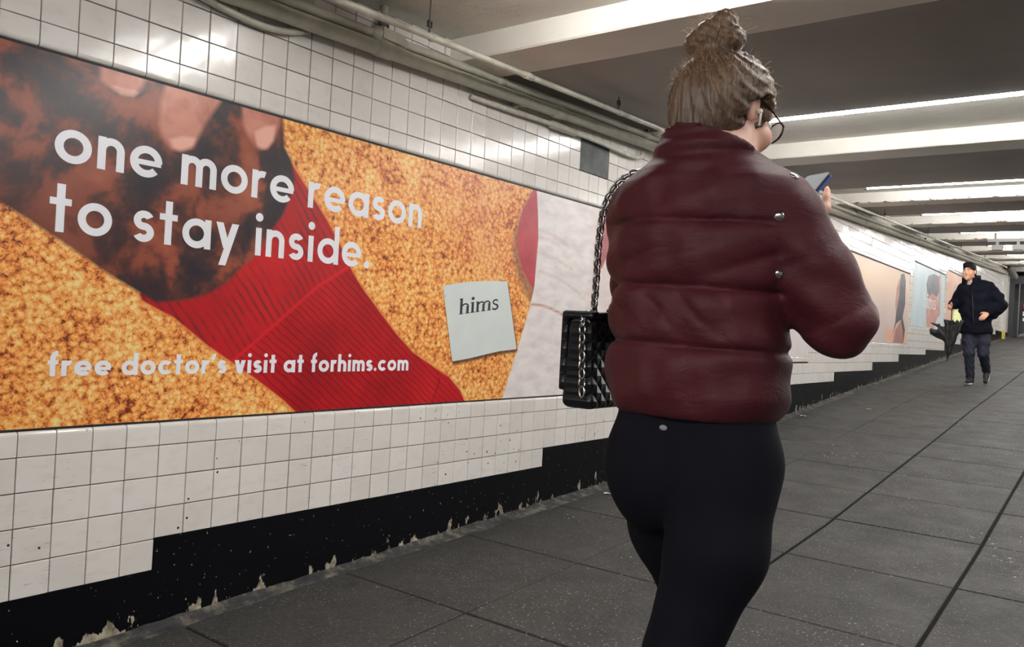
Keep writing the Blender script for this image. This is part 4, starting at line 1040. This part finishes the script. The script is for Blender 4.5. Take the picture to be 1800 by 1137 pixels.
# glasses and earbud
m_frame = Mat('dark_glasses_frame', rgb(34,28,28), .25); m_lens = Mat('clear_lens', (.95,.97,1,1), .03); m_lens.b.inputs['Transmission Weight'].default_value = .85; m_lens.b.inputs['IOR'].default_value = 1.5
gl = tag(empty('glasses')); gl.parent = woman
def ring(c, rx, rz, rad, n_=22): return [c(math.cos(2*math.pi*i/n_)*rx, math.sin(2*math.pi*i/n_)*rz) for i in range(n_+1)]
for q_ in (-1, 1):
    cf_ = lambda a, b, q_=q_: tuple(Hd(q_*.033+a, .122-abs(q_*.033+a)*.22, -.008+b))
    MB().tube(ring(cf_, .026, .022, 0), .0022, 8, False).build('rim', m_frame, gl, True)
    V = ring(cf_, .0245, .0205, 0)[:-1]; o = mesh_obj('lens', V+[tuple(np.array(v)+HR@np.array((0,.0012,0))) for v in V], [tuple(range(22)), tuple(range(43,21,-1))]+[(i,22+i,22+(i+1)%22,(i+1)%22) for i in range(22)], m_lens, gl)
    MB().tube([tuple(Hd(q_*.059,.108,.0)), tuple(Hd(q_*.076,.05,.004)), tuple(Hd(q_*.083,-.002,.010)), tuple(Hd(q_*.083,-.022,-.006))], .0022, 8).build('temple', m_frame, gl, True)
MB().tube([tuple(Hd(-.008,.122,-.004)), tuple(Hd(0,.124,.0)), tuple(Hd(.008,.122,-.004))], .002, 8).build('bridge', m_frame, gl, True)
m_bud = Mat('white_earbud', rgb(228,226,224), .3)
MB().ball(tuple(Hd(.085,.006,-.016)), (.0055,.0055,.0055), 12, 8).tube([tuple(Hd(.086,.008,-.018)), tuple(Hd(.083,.016,-.042))], .0024, 8).build('earbud', m_bud, woman, True)
# phone, held in both hands
ph = tag(empty('smartphone', (WX+PC[0], WY+PC[1], WZ+PC[2])), 'slim smartphone held up in front of the woman', 'phone')
m_ph = Mat('dark_phone_body', rgb(46,50,62), .3, .4); m_scr = Mat('screen_reflection_grey', rgb(120,126,132), .12); m_case = Mat('blue_phone_case', rgb(34,66,170), .4)  # screen grey paints in the reflection on its glass
def rrect(w_, h_, r_, n_=5):
    out_ = []
    for cx_, cy_, a0 in ((w_-r_,h_-r_,0),(-w_+r_,h_-r_,90),(-w_+r_,-h_+r_,180),(w_-r_,-h_+r_,270)):
        out_ += [(cx_+r_*math.cos(math.radians(a0+90*i/n_)), cy_+r_*math.sin(math.radians(a0+90*i/n_))) for i in range(n_+1)]
    return out_
def slab3(name, w_, h_, r_, t0, t1, mat, parent):
    o2 = rrect(w_, h_, r_); n_ = len(o2)
    V = [PW*a+PL*b+PN*t0 for a, b in o2]+[PW*a+PL*b+PN*t1 for a, b in o2]
    return mesh_obj(name, V, [tuple(range(n_-1,-1,-1)), tuple(range(n_,2*n_))]+[(i,(i+1)%n_,n_+(i+1)%n_,n_+i) for i in range(n_)], mat, parent)
slab3('phone_body', .0355, .073, .010, -.003, .004, m_ph, ph); slab3('screen', .0330, .0700, .008, .0041, .0047, m_scr, ph); slab3('case', .0362, .0735, .010, -.0062, -.0025, m_case, ph)

# ------------------------------------------------------------------ shoulder bag
m_bag = Mat('black_quilted_leather', rgb(20,21,26), .38, 0, .5); p = m_bag.obj()
sx_ = m_bag.n('ShaderNodeSeparateXYZ'); m_bag.l(p, sx_.inputs[0])
qa = m_bag.math('ABSOLUTE', m_bag.math('SINE', m_bag.math('MULTIPLY', m_bag.math('ADD', sx_.outputs[1], sx_.outputs[2]), 85)))
qb = m_bag.math('ABSOLUTE', m_bag.math('SINE', m_bag.math('MULTIPLY', m_bag.math('SUBTRACT', sx_.outputs[1], sx_.outputs[2]), 85)))
m_bag.bump(m_bag.math('MINIMUM', qa, qb), .6, .012)
BX = np.array((WX-.272, WY+.045, WZ+.995))
bag = tag(empty('shoulder_bag', tuple(BX+np.array((0,0,-.1)))), "black quilted shoulder bag on a silver chain at the woman's side", 'bag')
f = Fld((-.08,-.15,-.03), (.08,.15,.24), .005)
X, Y, Z = f.grid(); 
wx = .036+.006*np.clip((.10-Z)/.1, -1, 1); qx = np.abs(X)-(wx-.018); qy = np.abs(Y)-(.082-.018); qz = np.abs(Z-.100)-(.100-.018)
f.D = (np.sqrt(np.maximum(qx,0)**2+np.maximum(qy,0)**2+np.maximum(qz,0)**2)+np.minimum(np.maximum(qx,np.maximum(qy,qz)),0)-.018).astype(np.float32)
f.obj('bag_body', m_bag, bag)
f = Fld((-.10,-.15,.02), (.08,.15,.26), .005)
X, Y, Z = f.grid(); qx = np.abs(X+.041)-.003; qy = np.abs(Y)-.074; qz = np.abs(Z-.125)-.082
d1 = np.maximum(qx, np.maximum(qy, qz)); d2 = np.maximum(np.maximum(np.abs(X+.008)-.034, np.abs(Z-.205)-.004), np.abs(Y)-.074)
f.D = (np.minimum(d1, d2)-.005).astype(np.float32)
f.obj('flap', m_bag, bag)
m_chain = Mat('silver_chain', rgb(190,190,194), .25, 1.0); m_lthr = Mat('black_strap', rgb(24,24,28), .5)
def links(path, size, wire):
    P = [Vector(q_) for q_ in path]; L = [0]
    for a, b in zip(P[:-1], P[1:]): L.append(L[-1]+(b-a).length)
    mb = MB(); nl = int(L[-1]/(size*1.25))
    for i in range(nl):
        s_ = (i+.5)*L[-1]/nl; k_ = max(j for j in range(len(L)) if L[j] <= s_); k_ = min(k_, len(P)-2)
        c = P[k_].lerp(P[k_+1], (s_-L[k_])/(L[k_+1]-L[k_])); t_ = (P[k_+1]-P[k_]).normalized()
        sd = t_.cross(Vector((.25,.9,.1))).normalized() if i % 2 else t_.cross(Vector((.9,-.3,.1))).normalized()
        mb.tube([c+t_*math.cos(a)*size*.85+sd*math.sin(a)*size*.55 for a in np.linspace(0, 2*math.pi, 13)], wire, 6, False)
    return mb
off = Vector(tuple(-(BX+np.array((0,0,-.1))))); wv_ = Vector((WX, WY, WZ))
pa = smooth_path([(-.262,.005,1.100),(-.250,-.01,1.18),(-.236,-.03,1.27),(-.214,-.040,1.350),(-.165,-.03,1.400),(-.140,.04,1.400),(-.155,.10,1.36),(-.215,.13,1.26),(-.255,.10,1.16),(-.262,.07,1.100)], 5)
pb = smooth_path([(-.282,.02,1.103),(-.270,-.02,1.097),(-.256,-.046,1.07),(-.250,-.050,1.0),(-.246,-.050,.925)], 5)
loc_ = lambda pth: [q_+wv_+off for q_ in pth]
tag(links(loc_(pa), .0145, .0026).build('strap_chain', m_chain, bag, True), kind='stuff')
tag(links(loc_(pb), .0145, .0026).build('hanging_chain', m_chain, bag, True), kind='stuff')
MB().tube(loc_(pa), .0024, 8).build('strap_leather', m_lthr, bag, True)
# snaps sit on the jacket where a ray from outside meets it
bpy.context.view_layer.update()
from mathutils.bvhtree import BVHTree
bv = BVHTree.FromPolygons([v.co for v in jac.data.vertices], [tuple(p_.vertices) for p_ in jac.data.polygons])
def on_jacket(x, y, z, dx, dy, dz):
    hit = bv.ray_cast(Vector((x, y, z)), Vector((dx, dy, dz)).normalized())
    if hit[0] is not None: snap(tuple(hit[0]), tuple(hit[1]))
camL = CAM - Vector((WX, WY, WZ))
for px, py in ((1370,381), (1370,481), (1396,309)):
    dr = (rgt*((px-900)/F_PX) + upv*(-(py-568.5)/F_PX) + fwd); hit = bv.ray_cast(camL, dr.normalized())
    if hit[0] is not None: snap(tuple(hit[0]), tuple(hit[1]))
# ================================================================== the man
MX, MY = .93, 12.0; MZ = fz(MY)
man = tag(empty('person', (MX, MY, MZ)), 'person in a dark navy coat and jeans walking down the ramp with an umbrella', 'person')
sk2 = skin_mat('warm_skin', (206,152,124), (224,172,144)); s = .93
MO = np.array((-.046,-.02,1.452)); MR = rotz(math.pi-math.radians(12))@rotx(math.radians(2))
f = Fld((-.36,-.36,-.03), (.46,.40,1.60), .0062)
Mh = head(f, MO, MR, s)
f.cone(Mh(0,-.02,-.06), (.0,.02,1.27), .050, .056, .03); f.cone((.02,.02,1.22), (.05,.02,.75), .10, .10, .05); f.cone((-.12,.02,1.22), (.16,.02,1.25), .05, .05, .05)
RE2, RW2 = np.array((-.205,.04,1.03)), np.array((-.205,-.13,.995)); LE2, LW2 = np.array((.305,.06,1.02)), np.array((.200,-.095,.925))
f.chain([(-.13,.02,1.24), RE2, RW2], [.045,.036,.024], .02); f.chain([(.17,.02,1.27), LE2, LW2], [.045,.036,.024], .02)
hand(f, RW2, (-.25,-.5,-.12), (0.9,-.1,-.2), (0,0,1), .92, (1.0,1.0,1.0,1.0), .9); hand(f, LW2, (-.45,-.35,-.55), (0,1,-.2), (-.3,-.4,.6), .92, (.35,.4,.45,.5), .3)
H1, K1, A1 = (-.020,.02,.70), (.005,-.06,.40), (.025,.00,.085); H2, K2, A2 = (.135,.02,.70), (.160,-.01,.40), (.183,.17,.185)
f.chain([H1, K1, A1], [.075,.050,.034], .03); f.chain([H2, K2, A2], [.075,.050,.034], .03)
mbody = f.obj('body', sk2, man); eyes(Mh, MR, s, mbody)
m_jean = cloth('dark_jeans', (22,24,40), (30,33,52), 7, .8)
f = Fld((-.18,-.2,.05), (.32,.30,.82), .008)
f.cone((.0,.02,.74), (.12,.02,.74), .105, .105, .05)
f.chain([H1, tuple(np.array(H1)*.5+np.array(K1)*.5), K1, A1], [.092,.080,.062,.050], .03); f.chain([H2, tuple(np.array(H2)*.5+np.array(K2)*.5), K2, A2], [.092,.080,.062,.050], .03)
X, Y, Z = f.grid(); f.D = (np.maximum(f.D, Z-.80) - .003*np.sin(Z*70+6*np.sin(X*30))).astype(np.float32)
f.obj('jeans', m_jean, man)
shoe(0, (A1[0],A1[1],.075), 0, (-.05,-1,-.0), man, m_shoe, m_sole, .92); shoe(0, A2, 0, (.02,-.62,-.72), man, m_shoe, m_sole, .92)
m_coat = cloth('dark_navy_coat', (10,12,21), (15,17,28), 5, .85); m_coat.b.inputs['Specular IOR Level'].default_value = .12
f = Fld((-.34,-.26,.60), (.48,.30,1.48), .0075)
f.cone((.0,.02,.66), (.115,.02,.68), .128, .128, .04); f.cone((.0,.02,.70), (.10,.02,.70), .128, .128, .05); f.cone((-.02,.02,.95), (.08,.02,.95), .130, .130, .05); f.cone((-.065,.02,1.19), (.115,.02,1.21), .105, .105, .06)
f.cone((.0,.02,.68), (-.03,.02,1.18), .125, .118, .03); f.cone((.11,.02,.68), (.10,.02,1.20), .125, .118, .03); f.cone((.05,.02,.68), (.03,.02,1.20), .13, .125, .03)
f.cone((-.10,.02,1.235), (.0,.02,1.30), .062, .06, .04); f.cone((.16,.02,1.275), (.02,.02,1.30), .062, .06, .04)
f.chain([(-.115,.02,1.225), tuple(RE2), tuple(RW2*.9+RE2*.1)], [.072,.066,.050], .03); f.chain([(.175,.02,1.25), (.275,.04,1.12), tuple(LE2), tuple(LW2*.88+LE2*.12)], [.075,.075,.078,.055], .03)
f.cone((.335,.08,1.05), (.26,.02,.90), .05, .05, .03)
X, Y, Z = f.grid(); f.D = (np.maximum(f.D, .655+.04*(X<-9)-Z-.0) - .004*np.sin(Z*45+10*X+2*np.sin(20*X)) - .003*np.sin(70*X-25*Z)).astype(np.float32)
sl, x, y, z = f.box((-.2,-.16,1.22), (.16,.2,1.46)); rr = np.sqrt((x+.022)**2+(y-.015)**2)
open_ = np.abs(np.arctan2(x+.035, -(y-.015)))       # open in front
top = 1.385+.25*(y-.0)+.12*(x); f.put(sl, np.maximum(np.maximum(np.abs(rr-(.088+.05*(z-1.3)))-.017, np.maximum(z-top, 1.24-z)), (.42-open_)*.09), .012)
f.cone((-.03,-.20,1.33), (-.025,-.10,1.22), .036, .020, .015, True); f.cone((-.025,.0,1.30), (-.03,-.0,1.45), .062, .066, .01, True)
coat = f.obj('coat', m_coat, man)
MB().tube([(.012,-.108,1.22), (.02,-.118,1.10), (.035,-.122,.95), (.045,-.122,.80), (.05,-.12,.68)], .0045, 8).build('zip_placket', m_frame, coat, True)
m_shirt = cloth('checked_shirt', (92,104,128), (150,160,176), 60, .8)
f = Fld((-.14,-.14,1.18), (.10,.12,1.42), .006)
f.cone((-.02,.005,1.20), (-.025,.005,1.325), .078, .060, .03); f.cone((-.03,-.0,1.26), (-.035,-.01,1.44), .046, .062, .008, True)
f.obj('shirt', m_shirt, man)
m_bh = Mat('black_hair', rgb(18,15,15), .6, 0, .15); p = m_bh.obj(); m_bh.bump(m_bh.noise(m_bh.mapping(p, (50,50,12)), 3, 3), .5, .006)
f = Fld((-.18,-.18,1.34), (.10,.16,1.61), .0055)
E = lambda c, r, k=.015, cut=False: f.ell(Mh(*c), np.array(r)*s, k, MR, cut)
E((0,-.014,.040), (.080,.100,.088)); E((0,-.05,-.015), (.077,.066,.075), .02); E((0,.112,-.045), (.066,.085,.100), .012, True)
for q_ in (-1, 1): E((q_*.085,.010,-.060), (.03,.045,.045), .008, True)
E((.008,.040,.092), (.060,.050,.030), .03)
X, Y, Z = f.grid(); f.D = (f.D-.003*np.sin(X*170+20*np.sin(Y*40))*np.clip((Z-1.46)/.05,0,1)).astype(np.float32)
f.obj('hair', m_bh, man)
for q_ in (-1, 1): MB().tube([tuple(Mh(q_*.016,.101,.020)), tuple(Mh(q_*.032,.099,.025)), tuple(Mh(q_*.047,.086,.021))], .0036, 6).build('eyebrow', m_bh, mbody, True)
MB().tube([tuple(Mh(-.018,.0965,-.0708)), tuple(Mh(0,.0985,-.070)), tuple(Mh(.018,.0965,-.0708))], .0032, 6).build('lips', Mat('lip_colour', rgb(176,104,96), .5), mbody, True)
# umbrella, loosely folded, point down
U0 = np.array((MX-.222, MY-.20, MZ))
um = tag(empty('umbrella', tuple(U0+np.array((0,0,.28)))), 'loosely folded black umbrella held point down by the walking man', 'umbrella')
m_um = cloth('black_umbrella_cloth', (18,20,22), (30,33,34), 8, .6)
f = Fld((-.28,-.16,.03), (.20,.16,.60), .0065)
X, Y, Z = f.grid()
def fan(cx0, cx1, z0, z1, r0_, r1_, nple, ph_):
    tt = np.clip((Z-z0)/(z1-z0), 0, 1); cx_ = cx0+(cx1-cx0)*tt; a = np.arctan2(Y, X-cx_); r_ = np.sqrt((X-cx_)**2+(Y*1.15)**2)
    R_ = (r0_+(r1_-r0_)*tt**.85)*(1+.16*np.cos(nple*a+ph_)*tt)
    return np.maximum(r_-R_, np.maximum(z0-Z, Z-(z1+.03*np.cos(nple*a+ph_))))*.8
main = fan(.0, .055, .005, .50, .004, .098, 8, .4)
f.D = main.astype(np.float32)
f.cone((-.015,0,.27), (-.215,.02,.345), .030, .008, .03); f.cone((-.02,0,.33), (-.195,.0,.385), .045, .030, .03); f.cone((-.03,.02,.40), (-.20,-.01,.485), .030, .010, .02); f.cone((-.10,-.02,.38), (-.105,-.03,.47), .030, .008, .02)
f.D = (f.D + .003*np.sin(X*60+Z*25) + .002*np.sin(X*30-Z*60+Y*40)).astype(np.float32)
f.D = np.maximum(f.D, .02-Z).astype(np.float32)
f.obj('canopy', m_um, um)
MB().tube([(0,0,0), (.0,0,.06)], [.004,.006], 8).build('ferrule', m_frame, um, True)
MB().tube([(0,0,.05), (.03,0,.45), (.022,.02,.70)], .005, 8).build('shaft', m_frame, um, True)
MB().tube(smooth_path([(.022,.02,.66), (.018,.03,.70), (.004,.04,.735), (-.012,.05,.745)], 4), .012, 10).build('handle', m_frame, um, True)
m_pg = cloth('pale_green_lining', (214,222,150), (232,236,186), 20, .7)
V = []; zz_ = [.50,.56,.52,.57,.515,.565,.53]
for i in range(7): V.append((.035+.021*i, -.035-.01*math.sin(i*1.1), zz_[i]-.02)); 
for i in range(7): V.append((.050+.012*i, -.03-.012*math.sin(i*.9), .665-.012*abs(i-2)))
Fc = [(i,i+1,8+i,7+i) for i in range(6)]; V2 = [(a, b+.004, c) for a, b, c in V]
mesh_obj('lining', V+V2, Fc+[tuple(14+q for q in f_[::-1]) for f_ in Fc]+[(i,14+i,15+i,i+1) for i in range(6)], m_pg, um)
